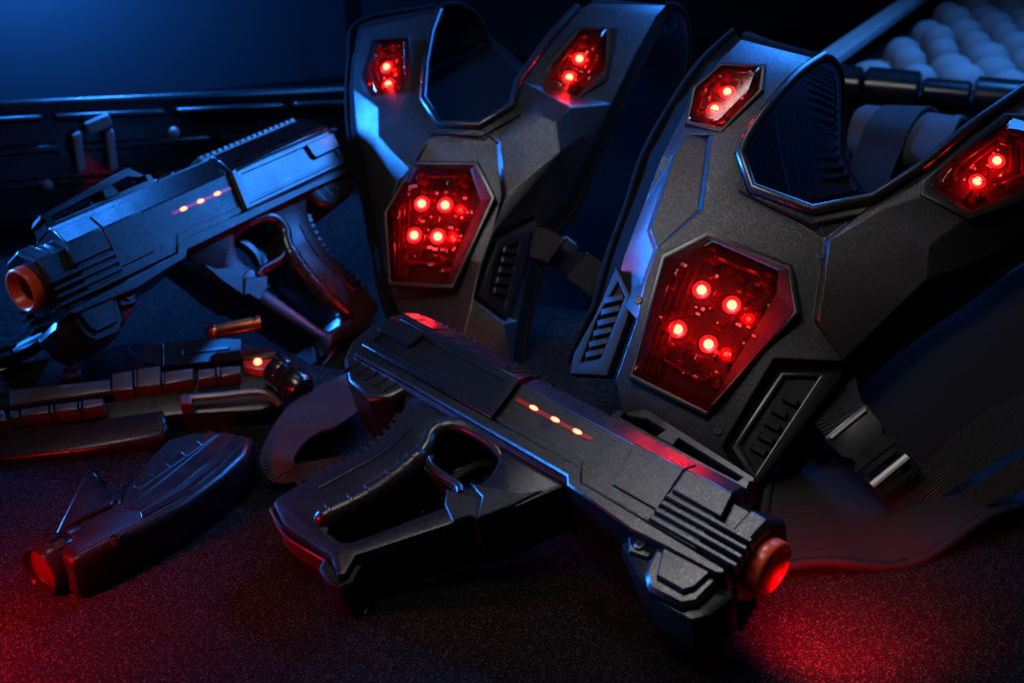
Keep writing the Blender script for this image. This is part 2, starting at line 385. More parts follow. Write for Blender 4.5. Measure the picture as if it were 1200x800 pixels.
    # --- light bar on each side
    for sg in (1, -1):
        mb = MB()
        mb.plate([(-.2078, -.0010), (-.2060, -.0021), (-.1392, -.0016), (-.1370, .0002), (-.1382, .0017), (-.2064, .0015)], .0285, .0306, .0003, fn=(lambda c: Vector((c.x, c.y, c.z))) if sg > 0 else (lambda c: Vector((c.x, c.y, -c.z))))
        lb = mb.build('light_bar', M['bar_red'], root)
        for u in (-.1905, -.1705, -.1505):
            m2 = MB(); m2.lathe([(.0030, 0), (.0028, .0004), (.0016, .0008), (.0003, .0009)], (0, 0, 0), (0, 0, sg), 20); m2.bm.transform(Matrix.Translation((u, 0, .0306*sg)) @ Matrix.Diagonal((1.25, .55, 1, 1))); m2.build('led', M['bar_led'], lb)
    # --- grip frame with its two openings
    mb = MB()
    hole1 = [(-.2334, -.0559), (-.2362, -.0470), (-.2325, -.0400), (-.2250, -.0368), (-.1985, -.0362), (-.1890, -.0392), (-.1835, -.0455), (-.1795, -.0569), (-.1800, -.0650), (-.1850, -.0735), (-.2179, -.0725)]
    hole2 = [(-.2275, -.0790), (-.1925, -.0805), (-.1840, -.0880), (-.1850, -.0930), (-.2094, -.1404), (-.2150, -.1500), (-.2200, -.1535), (-.2334, -.1535), (-.2395, -.1470), (-.2391, -.1400), (-.2303, -.1222), (-.2256, -.0953)]
    out = [(-.292, -.024), (-.2865, -.0365), (-.2776, -.0466), (-.2725, -.0572), (-.2695, -.0755), (-.2702, -.0931), (-.2760, -.1108), (-.2825, -.1292), (-.2880, -.1560), (-.2854, -.1605), (-.2657, -.1675), (-.2555, -.1685), (-.2173, -.1660), (-.2095, -.1700), (-.2010, -.1735), (-.1975, -.1690), (-.2030, -.1555), (-.1640, -.0900), (-.1590, -.0890), (-.1455, -.0662), (-.131, -.0345), (-.131, -.024)]
    mb.plate(out, -.0225, .0225, .0035, holes=[hole1, hole2], seg=2)
    for sg in (1, -1):   # moulded line on the grip and the guard joint
        mb.tube([(u, v, .0226*sg) for u, v in ((-.2580, -.0560), (-.2560, -.0680), (-.2550, -.0790), (-.2570, -.0920), (-.2630, -.1120), (-.2690, -.1330))], .0007, 6)
        mb.plate([(-.1935, -.0830), (-.1700, -.0760), (-.1585, -.0890), (-.1640, -.0905), (-.1700, -.1000), (-.1850, -.0930)], .020, .0240, .0010, fn=lambda c: Vector((c.x, c.y, c.z*sg)))
        mb.plate([(-.1840, -.0700), (-.1500, -.0570), (-.1400, -.0470), (-.1480, -.0690), (-.1585, -.0885), (-.1690, -.0740)], .020, .0238, .0008, fn=lambda c: Vector((c.x, c.y, c.z*sg)))
    fr_ = mb.build('grip_frame', M['gun'], root, angle=40)
    for sg in (1, -1):   # soft roll round the trigger opening and down the front of the grip
        mb = MB()
        pth = smooth_path([(-.1870, -.0385, .0200*sg), (-.1990, -.0352, .0215*sg), (-.2230, -.0355, .0225*sg), (-.2360, -.0420, .0230*sg), (-.2385, -.0540, .0230*sg), (-.2330, -.0640, .0230*sg), (-.2300, -.0760, .0230*sg), (-.2300, -.0950, .0230*sg), (-.2345, -.1200, .0230*sg), (-.2430, -.1430, .0230*sg), (-.2445, -.1475, .0225*sg)], 6)
        n_ = len(pth); mb.tube(pth, [.0030+.0030*min(1, i/14)+(.0012 if i > 34 else 0) for i in range(n_)], 14)
        mb.dome(pth[-1], pth[-1]-pth[-3], .0071, n=14); mb.dome(pth[0], pth[0]-pth[2], .003, n=14)
        for k in range(6):
            t = 37+k*3.4; a = pth[int(t)]; d_ = (pth[min(int(t)+1, n_-1)]-a).normalized()
            mb.tube([a-d_*.0016, a-d_*.0008, a+d_*.0008, a+d_*.0016], [.0070, .0084, .0084, .0070], 14)
        mb.tube(smooth_path([(-.2330, -.0660, .0215*sg), (-.2180, -.0745, .0215*sg), (-.1920, -.0755, .0215*sg), (-.1845, -.0790, .0215*sg)], 5), .0032, 10)
        mb.build('grip_trim', M['rubber'], root, angle=50)
    mb = MB()   # toothed back strap
    bs = [(-.2865, -.0365), (-.2776, -.0466), (-.2725, -.0572), (-.2695, -.0755), (-.2702, -.0931), (-.2760, -.1108), (-.2825, -.1292), (-.2870, -.1480)]
    sp = smooth_path([(a, c, 0) for a, c in bs], 8)
    for i in range(12, len(sp)-3, 3):
        a = sp[i]; d_ = (sp[min(i+1, len(sp)-1)]-sp[i-1]).normalized(); nn = Vector((d_.y, -d_.x, 0))
        if nn.x > 0: nn = -nn
        mb.box(a+nn*.0012, d_*.0017, nn*.0032, Vector((0, 0, .0200)))
    mb.tube([p+Vector((.001, 0, 0)) for p in sp], .0022, 8, squash=1)
    mb.build('back_strap', M['rubber'], root)
    mb = MB()   # red pad under the grip
    mb.plate([(-.2882, -.1560), (-.2860, -.1612), (-.2657, -.1685), (-.2555, -.1697), (-.2185, -.1672), (-.2180, -.1685), (-.2555, -.1722), (-.2680, -.1708), (-.2895, -.1630), (-.2900, -.1575)], -.002, .0170, .0012)
    mb.build('base_pad', M['red_plastic'], root)
    mb = MB()
    mb.plate([(-.2260, -.1650), (-.2095, -.1690), (-.1985, -.1730), (-.1960, -.1690), (-.2020, -.1560), (-.1990, -.1550), (-.1930, -.1700), (-.1960, -.1770), (-.2060, -.1800), (-.2200, -.1760)], -.0150, .0170, .003, seg=2)
    mb.build('heel', M['gun'], root)
    mb = MB()   # trigger
    mb.plate(smooth_path([(-.206, -.036, 0), (-.213, -.047, 0), (-.216, -.060, 0), (-.212, -.072, 0), (-.207, -.072, 0), (-.209, -.060, 0), (-.205, -.047, 0), (-.196, -.037, 0)], 3), -.005, .005, .001)
    mb.build('trigger', M['gun_smooth'], root)
    # --- fore block under the muzzle
    mb = MB()
    mb.plate([(-.0515, -.0385), (-.0100, -.0370), (-.0045, -.0410), (-.0052, -.0600), (-.0115, -.0670), (-.0340, -.0690), (-.0440, -.0605)], -.0265, .0265, .0025)
    mb.plate([(-.0727, -.040), (.001, -.036), (.0060, -.041), (.0035, -.058), (-.004, -.068), (-.030, -.070), (-.050, -.062), (-.0727, -.050)], -.0150, .0200, .004, seg=2)
    mb.plate([(-.0740, -.0405), (-.0633, -.0527), (-.0510, -.0500), (-.0490, -.0400)], -.0225, .0225, .0012)
    fb = mb.build('fore_block', M['gun'], root)
    for sg in (1, -1):
        mb = MB()
        mb.plate([(-.0462, -.0384), (-.0141, -.0374), (-.0102, -.0412), (-.0112, -.0540), (-.0148, -.0600), (-.0345, -.0606)], .026, .0298, .0012, sides=(sg,))
        mb.build('hex_plate', M['gun'], fb)
    for sg in (1, -1):
        mb = MB(); mb.lathe([(.0034, 0), (.0034, .0012), (.0028, .0018), (.0014, .0018), (.0012, .0008), (.0001, .0008)], (-.0605, -.0452, .0225*sg), (0, 0, sg), 16); mb.build('screw', M['metal'], fb)
    # --- muzzle
    mb = MB(); a8 = math.pi/8
    mb.lathe([(.0220, -.045), (.0265, -.040), (.0265, -.0318), (.0240, -.0312), (.0240, -.0290), (.0270, -.0284), (.0270, -.0235), (.0240, -.0229), (.0240, -.0215), (.0292, -.0205), (.0300, -.0190), (.0300, -.0080), (.0275, -.0050), (.018, -.0050), (.010, -.0050)], (0, 0, 0), (1, 0, 0), 8, a8)
    mb.build('muzzle_housing', M['gun'], root, angle=20, bevel=.0007)
    mb = MB()
    mb.lathe([(.0160, -.010), (.0176, -.008), (.0184, -.002), (.0184, .0035), (.0176, .0048), (.0160, .0052), (.0148, .0040), (.0132, -.002), (.0110, -.006), (.0105, -.010)], (-.0010, 0, 0), (1, 0, 0), 48)
    rg = mb.build('muzzle_ring', M['ring'], root, angle=50)
    mb = MB(); mb.lathe([(.0106, -.010), (.0106, -.0072), (.008, -.0062), (.004, -.0056), (.0001, -.0054)], (-.0010, 0, 0), (1, 0, 0), 32); mb.build('lens', M['dark_lens'], rg)
    # --- folding sight and the top rail ahead of the cover
    mb = MB()
    mb.plate([(-.157, .033), (-.156, .0440), (-.150, .0450), (-.149, .0395), (-.070, .0375), (-.050, .0375), (-.049, .0425), (-.043, .0420), (-.040, .0330)], -.0120, .0120, .001)
    mb.plate([(-.153, .044), (-.1420, .0565), (-.1380, .0565), (-.0440, .0475), (-.0410, .0440), (-.0440, .0415), (-.135, .0485), (-.145, .0440)], -.0100, .0100, .0012)
    mb.plate([(-.118, .0375), (-.116, .0475), (-.104, .0465), (-.102, .0375)], -.0125, .0125, .001)
    mb.build('sight', M['gun_smooth'], root)
    mb = MB()
    mb.plate([(-.212, .0325), (-.212, .0362), (-.158, .0362), (-.156, .0325)], -.0125, .0125, .0010)
    for u, l in ((-.200, .012), (-.184, .016)):
        mb.tube([(u, .0375, .004), (u+.001, .0382, .004), (u+l-.001, .0382, .004), (u+l, .0375, .004)], [.002, .0030, .0030, .002], 10)
    mb.build('top_strip', M['gun_smooth'], root)
    return root
def copy_tree(o, parent=None):
    c = o.copy(); COL.objects.link(c)
    if parent: c.parent = parent
    for ch in [x for x in bpy.data.objects if x.parent == o]: copy_tree(ch, c)
    return c
blaster = make_blaster()
tag(blaster, 'black toy blaster lying on its side in front, muzzle ring pointing to the lower right', 'toy blaster', 'matching black toy blasters with red muzzle rings')
blaster2 = copy_tree(blaster); blaster2.matrix_world = pose(RBm, TB)
tag(blaster2, 'blue-lit toy blaster propped up behind the rifle, muzzle ring pointing left', 'toy blaster')
#PART3

# ------------------------------------------------------------------ the vests
def sub_frame(F, A, B, C_):
    a, b_, c = F.world(F.p(*A)), F.world(F.p(*B)), F.world(F.p(*C_))
    n = (b_-a).cross(c-a).normalized()
    if n.dot(CAMP-a) < 0: n = -n
    return Frame(a, n, b_-a)
def into(F, S):      # from S's metres to F's metres
    return mat4(F.x, F.y, F.n, F.o).inverted() @ mat4(S.x, S.y, S.n, S.o)
def shell(F, pts, faces, name, mat, parent, thick=.004, bev=.0010):
    mb = MB(); keys = list(pts)
    mb.verts_faces([F.p(*pts[k]) for k in keys], [[keys.index(k) for k in f.split()] for f in faces])
    # all faces look out of the vest
    for f in mb.bm.faces:
        f.normal_update()
        if f.normal.z < 0: f.normal_flip()
    bmesh.ops.triangulate(mb.bm, faces=[f for f in mb.bm.faces if len(f.verts) > 4], quad_method='BEAUTY', ngon_method='BEAUTY')
    me = bpy.data.meshes.new(name); mb.bm.to_mesh(me); mb.bm.free(); me.materials.append(mat)
    for p in me.polygons: p.use_smooth = True
    me.set_sharp_from_angle(angle=R(19))
    o = bpy.data.objects.new(name, me); COL.objects.link(o); o.parent = parent
    so_ = o.modifiers.new('thickness', 'SOLIDIFY'); so_.thickness = thick; so_.offset = -1
    bv = o.modifiers.new('edge', 'BEVEL'); bv.width = bev; bv.segments = 2; bv.limit_method = 'ANGLE'; bv.angle_limit = R(19)
    return o
def border(F, inner, outer, name, parent, pipe=.0035, mat=None):
    mb = MB(); n = len(inner)
    a = [F.p(*q) for q in inner]; b_ = [F.p(*q) for q in outer]; dz = Vector((0, 0, -.006))
    mb.loft([[a[i], b_[i], b_[i]+dz, a[i]+dz] for i in range(n)])
    mb.tube(smooth_path(b_, 4), pipe, 8)
    return mb.build(name, mat or M['pad'], parent, angle=45)
LEDPOS = []
def sensor(F, S, base, top, h, leds, small, parent, name, r=.0036, pad=None, rim=.0030):
    X = into(F, S)
    B = S.P(base); cx = sum((p for p in B), Vector())/len(B)
    def bld(mb, nm, mt, par, **k):
        mb.bm.transform(X); return mb.build(nm, mt, par, **k)
    mb = MB()
    grow = lambda pl, d: [((p-cx)*(1+d/(p-cx).length)+cx) for p in pl]
    mb.plate([(p.x, p.y) for p in (S.P(pad) if pad else grow(B, rim*1.6))], -.004, .0022, .0010, holes=[[(p.x, p.y) for p in grow(B, -.0004)]], seg=2)
    hs = bld(mb, name, M['vest_dark'], parent)
    # clear cover: a hollow frustum
    T = S.P(top, h)
    mb = MB()
    ring0 = [Vector((p.x, p.y, .0013)) for p in grow(B, .0006)]; ring1 = [Vector((p.x, p.y, .0034)) for p in grow(B, .0006)]
    mb.loft([ring0, ring1, T], cap=False)
    mb.bm.faces.new([v for v in mb.bm.verts if abs(v.co.z-h) < 1e-7])
    ln = bld(mb, 'lens', M['lens'], hs, angle=15, bevel=.0009, bang=10)
    ln.data.materials.append(M['frosted'])
    xi = X.to_3x3().inverted()
    for f in ln.data.polygons:
        q = xi @ f.normal
        if (q.x > .22 and q.z < .93 and len(leds) > 2): f.material_index = 1
    # LEDs, each in a cup whose emission imitates bloom
    for i, q in enumerate(leds):
        LEDPOS.append(S.world(S.p(*q, .0075)))
        p = S.p(*q, .004)
        mb = MB(); mb.lathe([(r*1.85, .0014), (r*1.85, .0022), (r*1.6, .0027), (r*1.1, .0022)], (p.x, p.y, 0), (0, 0, 1), 20)
        bld(mb, 'led_halo_cup', M['led_halo_cup'], hs)
        mb = MB(); mb.dome((p.x, p.y, .0022), (0, 0, 1), r, r*.9, 18, 5); bld(mb, 'led', M['led'], hs)
    for q in small:
        p = S.p(*q, .004); LEDPOS.append(S.world(S.p(*q, .0050)))
        mb = MB(); mb.dome((p.x, p.y, .0014), (0, 0, 1), r*.55, r*.6, 14, 4); bld(mb, 'small_led', M['led_small'], hs)
        mb = MB(); mb.lathe([(r*1.3, .0013), (r*1.3, .0030), (r*1.1, .0032), (r*.8, .0014)], (p.x, p.y, 0), (0, 0, 1), 16); bld(mb, 'small_led_cup', M['prism'], hs)
    # clear moulded optics between the LEDs
    rnd = random.Random(len(base)*7+len(leds))
    mb = MB(); tp = [(q, .5) for q in leds+small]
    LP = [S.p(*q, .004) for q in leds+small]
    ex = (LP[1]-LP[0]).normalized(); ey = Vector((-ex.y, ex.x, 0)); Lx = (LP[1]-LP[0]).length
    nx = 4 if len(leds) > 2 else 3
    mid = sum(LP[:len(leds)], Vector())/len(leds); mid.z = 0
    placed = 0
    for i in range(-nx, nx+1):
        for j in range(-nx, nx+1):
            c = mid+ex*i*Lx*.44+ey*j*Lx*.40
            if any((Vector((c.x-p.x, c.y-p.y, 0))).length < r*2.3 for p in LP[:len(leds)]): continue
            if not inside(c, [((p-cx)*.80+cx) for p in B]): continue
            if rnd.random() < .4: continue
            w_, l_ = r*rnd.uniform(.5, .95), r*rnd.uniform(.5, 1.0)
            c = c+Vector((rnd.uniform(-1, 1), rnd.uniform(-1, 1), 0))*r*.3
            z = rnd.uniform(.0030, .0050)
            mb.loft([[c+ex*a*w_*s_+ey*b_*l_*s_+Vector((0, 0, z_)) for a, b_ in ((-1, -1), (1, -1), (1, 1), (-1, 1))] for z_, s_ in ((.0013, 1), (z, 1), (z+.0008, .6))]); placed += 1
    if len(B) == 6 and len(leds) > 2:      # long moulded ribs along the left slope
        for k in range(4):
            f = .10+.065*k; a, c = B[5].lerp(B[1], f), B[4].lerp(B[3], f); m_ = a.lerp(c, .04), a.lerp(c, .35)+(a-B[1])*.01, a.lerp(c, .65)+(a-B[1])*.01, a.lerp(c, .95)
            mb.tube([Vector((p.x, p.y, .0045+.0012*k)) for p in m_], .0010, 6)
        for k in (.30, .55):
            a, c = B[0].lerp(B[3], k), B[1].lerp(B[4], k); 
        for a, c in ((B[0].lerp(B[3], .12), B[1].lerp(B[4], .12)), (B[0].lerp(B[3], .86), B[1].lerp(B[4], .84))):
            mb.tube([Vector((p.x, p.y, .0085)) for p in (a.lerp(c, .12), a.lerp(c, .9))], .0009, 6)
    if len(leds) == 2:
        for f, z in ((.66, .0055), (.42, .0045)):
            mb.tube([Vector((p.x, p.y, z)) for p in [((q-cx)*f+cx) for q in B]], .0008, 6, closed=True); placed += 1
    if placed: bld(mb, 'optics', M['prism'], hs)
    else: mb.bm.free()
    mb = MB(); mb.plate([(p.x, p.y) for p in grow(B, -.0006)], -.004, .0012, 0); n0 = len(mb.bm.faces); n_ = 0
    inn = [((p-cx)*.84+cx) for p in B]; ext = max((p-cx).length for p in B)
    while n_ < (26 if len(leds) > 2 else 10):
        c = cx+Vector((rnd.uniform(-1, 1), rnd.uniform(-1, 1), 0))*ext; c.z = .0014
        if not inside(c, inn): continue
        s_ = r*rnd.choice((.18, .22, .3)); mb.box(c, ex*s_*rnd.choice((1, 2)), ey*s_, (0, 0, .0005)); n_ += 1
    mb.bm.faces.ensure_lookup_table()
    for f in mb.bm.faces[n0:]: f.material_index = 1
    bo = bld(mb, 'board', M['pcb'], hs); bo.data.materials.append(M['bar'])
    # screw posts in the corners
    cs = [((p-cx)*.80+cx) for p in T]
    ids = (0, 1, 3, 4) if len(T) == 6 else (0, len(T)//2)
    for i in ids:
        p = cs[i]; k = min(1.0, h/.012)
        mb = MB(); mb.lathe([(r*1.35, .0012), (r*1.2, h-.0016), (r*.95, h-.0010), (r*.75, h-.0016), (r*.55, h-.004), (r*.2, h-.004)], (p.x, p.y, 0), (0, 0, 1), 16)
        bld(mb, 'screw_post', M['prism'], hs)
    return hs
def inside(p, poly):
    c = False; n = len(poly)
    for i in range(n):
        a, b_ = poly[i], poly[i-1]
        if (a.y > p.y) != (b_.y > p.y) and p.x < (b_.x-a.x)*(p.y-a.y)/(b_.y-a.y)+a.x: c = not c
    return c
def grip_panel(F, S, outline, hole, ribs, parent, t=.006, ribv=(18, 9), mat=None):
    X = into(F, S); mb = MB()
    P2 = lambda pl: [(p.x, p.y) for p in S.P(pl, t)]
    mb.plate(P2(outline), -.004, t, .0014, holes=[P2(hole)], seg=2)
    mb.plate(P2(hole), -.004, t-.0045, 0)
    mb.bm.transform(X); o = mb.build('grip_panel', mat or M['vest_dark'], parent)
    for a in ribs:
        mb = MB(); q0, q1 = S.p(*a, t), S.p(a[0]+ribv[0], a[1]+ribv[1], t); d = (q1-q0); m_ = (q0+q1)/2; e = Vector((-d.y, d.x, 0)).normalized()
        L_ = d.length/2; d.normalize()
        mb.loft([[m_+d*sx*L_*f+e*sy*.0026*f+Vector((0, 0, z-t)) for sx, sy in ((-1, -1), (1, -1), (1, 1), (-1, 1))] for z, f in ((t-.005, 1), (t-.0004, 1), (t+.0006, .8))])
        mb.bm.transform(X); mb.build('rib', mat or M['vest_dark'], o)
    return o
def buckle(F, S, c, ux, uy, length, width, parent, metal=None):
    # side-release buckle: socket, two prongs' shoulders, ladder with a slider bar; c, ux, uy in S's pixels
    X = into(F, S); o = S.p(*c, 0); q = S.p(c[0]+ux*10, c[1]+uy*10, 0); a = (q-o).normalized(); b_ = Vector((-a.y, a.x, 0)); z = Vector((0, 0, 1))
    at = lambda u, v, h: o+a*u*length+b_*v*width+z*h
    mb = MB()
    def pl(pts, h0, h1, bev=.0008):
        ring = lambda h, s: [at(u*s if 0 else u, v, h) for u, v in pts]
        mb.loft([ring(h0, 1), ring(h1-bev, 1), [at(.5+(u-.5)*.94, v*.94, h1) for u, v in pts]])
    pl([(0, -.5), (.05, -.54), (.30, -.52), (.38, -.40), (.46, -.40), (.50, -.52), (.56, -.52), (.56, .52), (.50, .52), (.46, .40), (.38, .40), (.30, .52), (.05, .54), (0, .5)], 0, .0065)
    pl([(.53, -.42), (.66, -.42), (.66, .42), (.53, .42)], 0, .0048)
    pl([(.66, -.50), (1.0, -.50), (1.0, -.40), (.66, -.40)], 0, .0060); pl([(.66, .40), (1.0, .40), (1.0, .50), (.66, .50)], 0, .0060)
    pl([(.94, -.5), (1.0, -.5), (1.0, .5), (.94, .5)], 0, .0056)
    pl([(.02, -.47), (.05, -.47), (.05, .47), (.02, .47)], .006, .0082)
    mb.bm.transform(X); k = mb.build('buckle', M['vest_dark'], parent)
    mb = MB(); mb.tube([at(.78, -.44, .0066), at(.78, .44, .0066)], .0026, 8); mb.bm.transform(X); mb.build('slider_bar', metal or M['bar'], k)
    return k
def strap_px(F, pts, name, parent, thick=.0022, n=5):
    # pts: (left px, left py, right px, right py, h)
    mb = MB(); A = smooth_path([F.p(a, b_, h) for a, b_, c, d, h in pts], n); B = smooth_path([F.p(c, d, h) for a, b_, c, d, h in pts], n)
    mb.ribbon([(p+q)/2 for p, q in zip(A, B)], [(q-p)/2 for p, q in zip(A, B)], thick)
    return mb.build(name, M['web'], parent, angle=40)

# --- right-hand vest, the larger one in the picture
F2 = Frame(on_ground(890, 590, .004), nrm(14, 36), (1, 0, 0))
V2 = F2.empty('laser_tag_vest')
tag(V2, 'large tilted dark laser tag vest on the right with a buckled side strap', 'laser tag vest', 'dark laser tag vests with lit red sensors')
P = dict(a0=(868, 46, -.045), a1=(836, 78, -.030), a2=(804, 126, -.018), a3=(776, 182, -.016), a4=(752, 245, -.022), a5=(731, 300, -.024), a6=(719, 346, -.022),
         n0=(962, 70, -.050), n1=(932, 88, -.030), n2=(903, 118, -.012), n3=(873, 156, .0), n4=(862, 180, .004), n5=(877, 226, .008), n6=(952, 252, .012), n7=(1024, 238, .012), n8=(1087, 198, .006), n9=(1139, 155, -.004), n10=(1215, 102, -.02),
         s0=(803, 158, -.010), s1=(789, 184, -.003), s2=(762, 270, .008), s3=(770, 290, .012), s4=(756, 330, .014), t1=(786, 187, -.016), t2=(758, 271, -.006), t3=(766, 293, -.001), t4=(752, 333, .001),
         g1=(834, 158, -.004), c2=(823, 246, .012), c3=(859, 229, .010), h1=(830, 157, -.010), h2=(818, 247, .005),
         q1=(746, 374, .013), q2=(722, 442, .006), q3=(735, 530, .0), q4=(830, 606, -.004), q5=(884, 586, -.006), q6=(846, 523, .008), k9=(907, 420, .013), k8=(987, 423, .004),
         k0=(959, 376, .016), k1=(972, 281, .016), k2=(1031, 246, .016), k3=(1080, 230, .014), k4=(1090, 288, .014), k5=(1126, 260, .012), k6=(1130, 312, .0), k7=(1087, 326, .011), j0=(953, 376, .003), j1=(967, 281, .006),
         e00=(1215, 222, .002), e0=(1215, 275, -.020), e2=(1127, 338, -.018), e3=(1071, 375, -.020), e4=(1003, 428, -.018),
         m9=(911, 426, .001), m8=(989, 429, -.006), m6=(851, 524, -.003), m5=(886, 574, -.012), e5=(1000, 446, -.018), e6=(945, 512, -.018))
shell(F2, P, ['a0 n0 n1 a1', 'a1 n1 n2 a2', 'a2 n2 n3 g1 s0', 'g1 n3 n4 c3 c2', 'h1 g1 c2 h2', 's0 h1 h2 s3 s2 s1', 'a2 s0 t1 a3', 's0 s1 t1', 't1 t2 t3 t4 a6 a5 a4 a3', 's1 s2 t2 t1', 's2 s3 t3 t2', 's3 s4 t4 t3',
              's4 s3 h2 c2 c3 n4 n5 n6 j1 j0 k9 q6 q5 q4 q3 q2 q1', 's4 q1 a6 t4', 'j1 k1 k0 j0', 'n6 n7 k2 k1 j1', 'n7 n8 k3 k2', 'k1 k2 k3 k4 k7 k0', 'k0 k7 k8 k9 j0', 'n8 n9 n10 e00 k5 k3', 'k3 k5 k4', 'k5 k6 k4', 'k5 e00 e0 k6', 'k4 k6 e2 e3 e4 k8 k7', 'k6 e0 e2',
              'k9 k8 m8 m9', 'q6 k9 m9 m6', 'm9 m8 e5 e6 m5 m6', 'k8 e4 e5 m8', 'q6 m6 m5 q5'], 'shell', M['vest'], V2)
border(F2, [(868, 46, -.046), (836, 78, -.031), (804, 126, -.019), (776, 182, -.017), (752, 245, -.023), (731, 300, -.025), (719, 346, -.025), (712, 370, -.026), (700, 410, -.026)],
       [(860, 37, -.050), (822, 73, -.038), (787, 124, -.030), (755, 182, -.028), (735, 243, -.034), (714, 300, -.036), (697, 360, -.036), (690, 372, -.036), (666, 424, -.036)], 'side_border', V2)
border(F2, [(1215, 275, -.021), (1127, 338, -.019), (1071, 375, -.021), (1003, 428, -.019), (945, 510, -.020), (886, 576, -.016)],
       [(1215, 286, -.030), (1136, 346, -.028), (1078, 386, -.030), (1014, 441, -.028), (955, 522, -.030), (896, 590, -.024)], 'side_border', V2, .0040)
mb = MB(); mb.tube(smooth_path([F2.p(*q) for q in ((966, 66, -.055), (936, 86, -.030), (907, 117, -.010), (878, 157, .002), (868, 181, .006))], 6)+[F2.p(882, 220, .010), F2.p(952, 246, .014)]+smooth_path([F2.p(*q) for q in ((1022, 232, .014), (1084, 192, .008), (1136, 149, -.002), (1215, 95, -.018))], 5), .0042, 10)
mb.build('neck_trim', M['rubber'], V2, angle=60)
mb = MB(); mb.tube([F2.p(*q) for q in ((866, 224, .0085), (951, 263, .0125), (1028, 247, .0125), (1078, 212, .0085))], .0011, 6)
mb.build('neck_seam', M['vest_dark'], V2, angle=60)
for q in ((748, 352, .014), (962, 300, .0145), (842, 505, .0095), (1010, 262, .015)):
    mb = MB(); q = F2.p(*q); mb.lathe([(.0030, -.001), (.0030, .0004), (.0024, .0008), (.0012, .0008), (.0011, -.0002), (.0001, -.0002)], q, (0, 0, 1), 14); mb.build('screw', M['vest_dark'], V2)
mb = MB()   # strap folding over the shoulder to the back, ribbed inside
A = smooth_path([F2.p(*q) for q in ((868, 46, -.046), (872, 38, -.052), (882, 40, -.075), (892, 62, -.100), (905, 110, -.115), (915, 180, -.12), (930, 240, -.12))], 5)
B = smooth_path([F2.p(*q) for q in ((962, 70, -.050), (974, 70, -.055), (983, 84, -.075), (986, 108, -.095), (985, 140, -.110), (986, 184, -.115), (1006, 222, -.118))], 5)
mb.loft([[a, b_, b_+(Vector((0, 0, -.005)) if i > 12 else Vector((0, .004, -.002))), a+Vector((0, 0, -.005))] for i, (a, b_) in enumerate(zip(A, B))])
for i in range(14):
    t = 12+i*1.2; k = int(t); a, b_ = A[k].lerp(A[k+1], t-k), B[k].lerp(B[k+1], t-k)
    mb.tube([a.lerp(b_, .55)+Vector((0, 0, .0015)), a.lerp(b_, .93)+Vector((0, 0, .0015))], .0022, 8)
mb.tube(B, .0035, 8)
mb.build('back_strap', M['pad'], V2, angle=40)
mb = MB(); mb.plate([(p.x, p.y) for p in F2.P([(885, 60), (960, 110), (985, 184), (1006, 222), (1050, 232), (1100, 225), (1225, 300), (1225, 470), (1060, 510), (960, 560), (880, 560), (760, 420), (800, 230)], -.125)], -.135, -.125, .002)
mb.build('back_panel', M['pad'], V2)
S = Frame(F2.o+F2.n*.0135, F2.n, F2.x)
sensor(F2, S, [(830, 278), (922, 315), (930, 366), (828, 481), (742, 438), (780, 304)], [(834, 282), (913, 317), (910, 344), (838, 464), (757, 424), (797, 304)], .0150,
       [(822, 339), (857.5, 356.6), (794, 385), (830, 402.6)], [(877, 373), (850.6, 414)], V2, 'chest_sensor', .0037)
S = sub_frame(F2, (836, 78, -.030), (903, 118, -.012), (804, 126, -.018)); S.o += S.n*.001
sensor(F2, S, [(846, 80), (893, 81), (888, 108), (846, 151), (808, 143), (816, 106)], [(852, 82), (886, 84), (878, 106), (842, 142), (815, 135), (822, 106)], .008,
       [(837, 126), (852, 106)], [], V2, 'shoulder_sensor', .0033)
S = sub_frame(F2, (1087, 198, .006), (1139, 155, -.004), (1126, 260, .012)); S.o += S.n*.002
sensor(F2, S, [(1184, 141), (1214, 150), (1214, 216), (1137, 249), (1091, 219), (1108, 196)], [(1180, 150), (1210, 156), (1208, 205), (1140, 234), (1104, 212), (1118, 192)], .009,
       [(1146, 211), (1169, 187)], [], V2, 'shoulder_sensor', .0033, pad=[(1176, 134), (1228, 138), (1228, 226), (1136, 259), (1078, 229), (1080, 214)])
S = Frame(F2.o-F2.n*.004, F2.n+F2.x*.06, F2.x)
grip_panel(F2, S, [(915, 436), (984, 436), (986, 441), (889, 567), (880, 562), (857, 524)], [(920, 441.5), (960, 441.5), (886, 554), (868, 520)],
           [(918, 464), (905, 478), (897, 493), (889, 508), (881, 522)], V2, .007, (17, 9))
S = sub_frame(F2, (723, 306, -.022), (746, 372, -.010), (690, 372, -.026)); S.o += S.n*.002
grip_panel(F2, S, [(722, 312), (738, 345), (735, 372), (711, 440), (667, 438), (672, 414), (698, 368)], [(724, 330), (732, 348), (703, 420), (680, 424), (700, 372)],
           [(708, 353), (704, 366), (700, 379), (695, 391), (690, 404), (686, 416)], V2, .007, (22, -5), M['vent'])
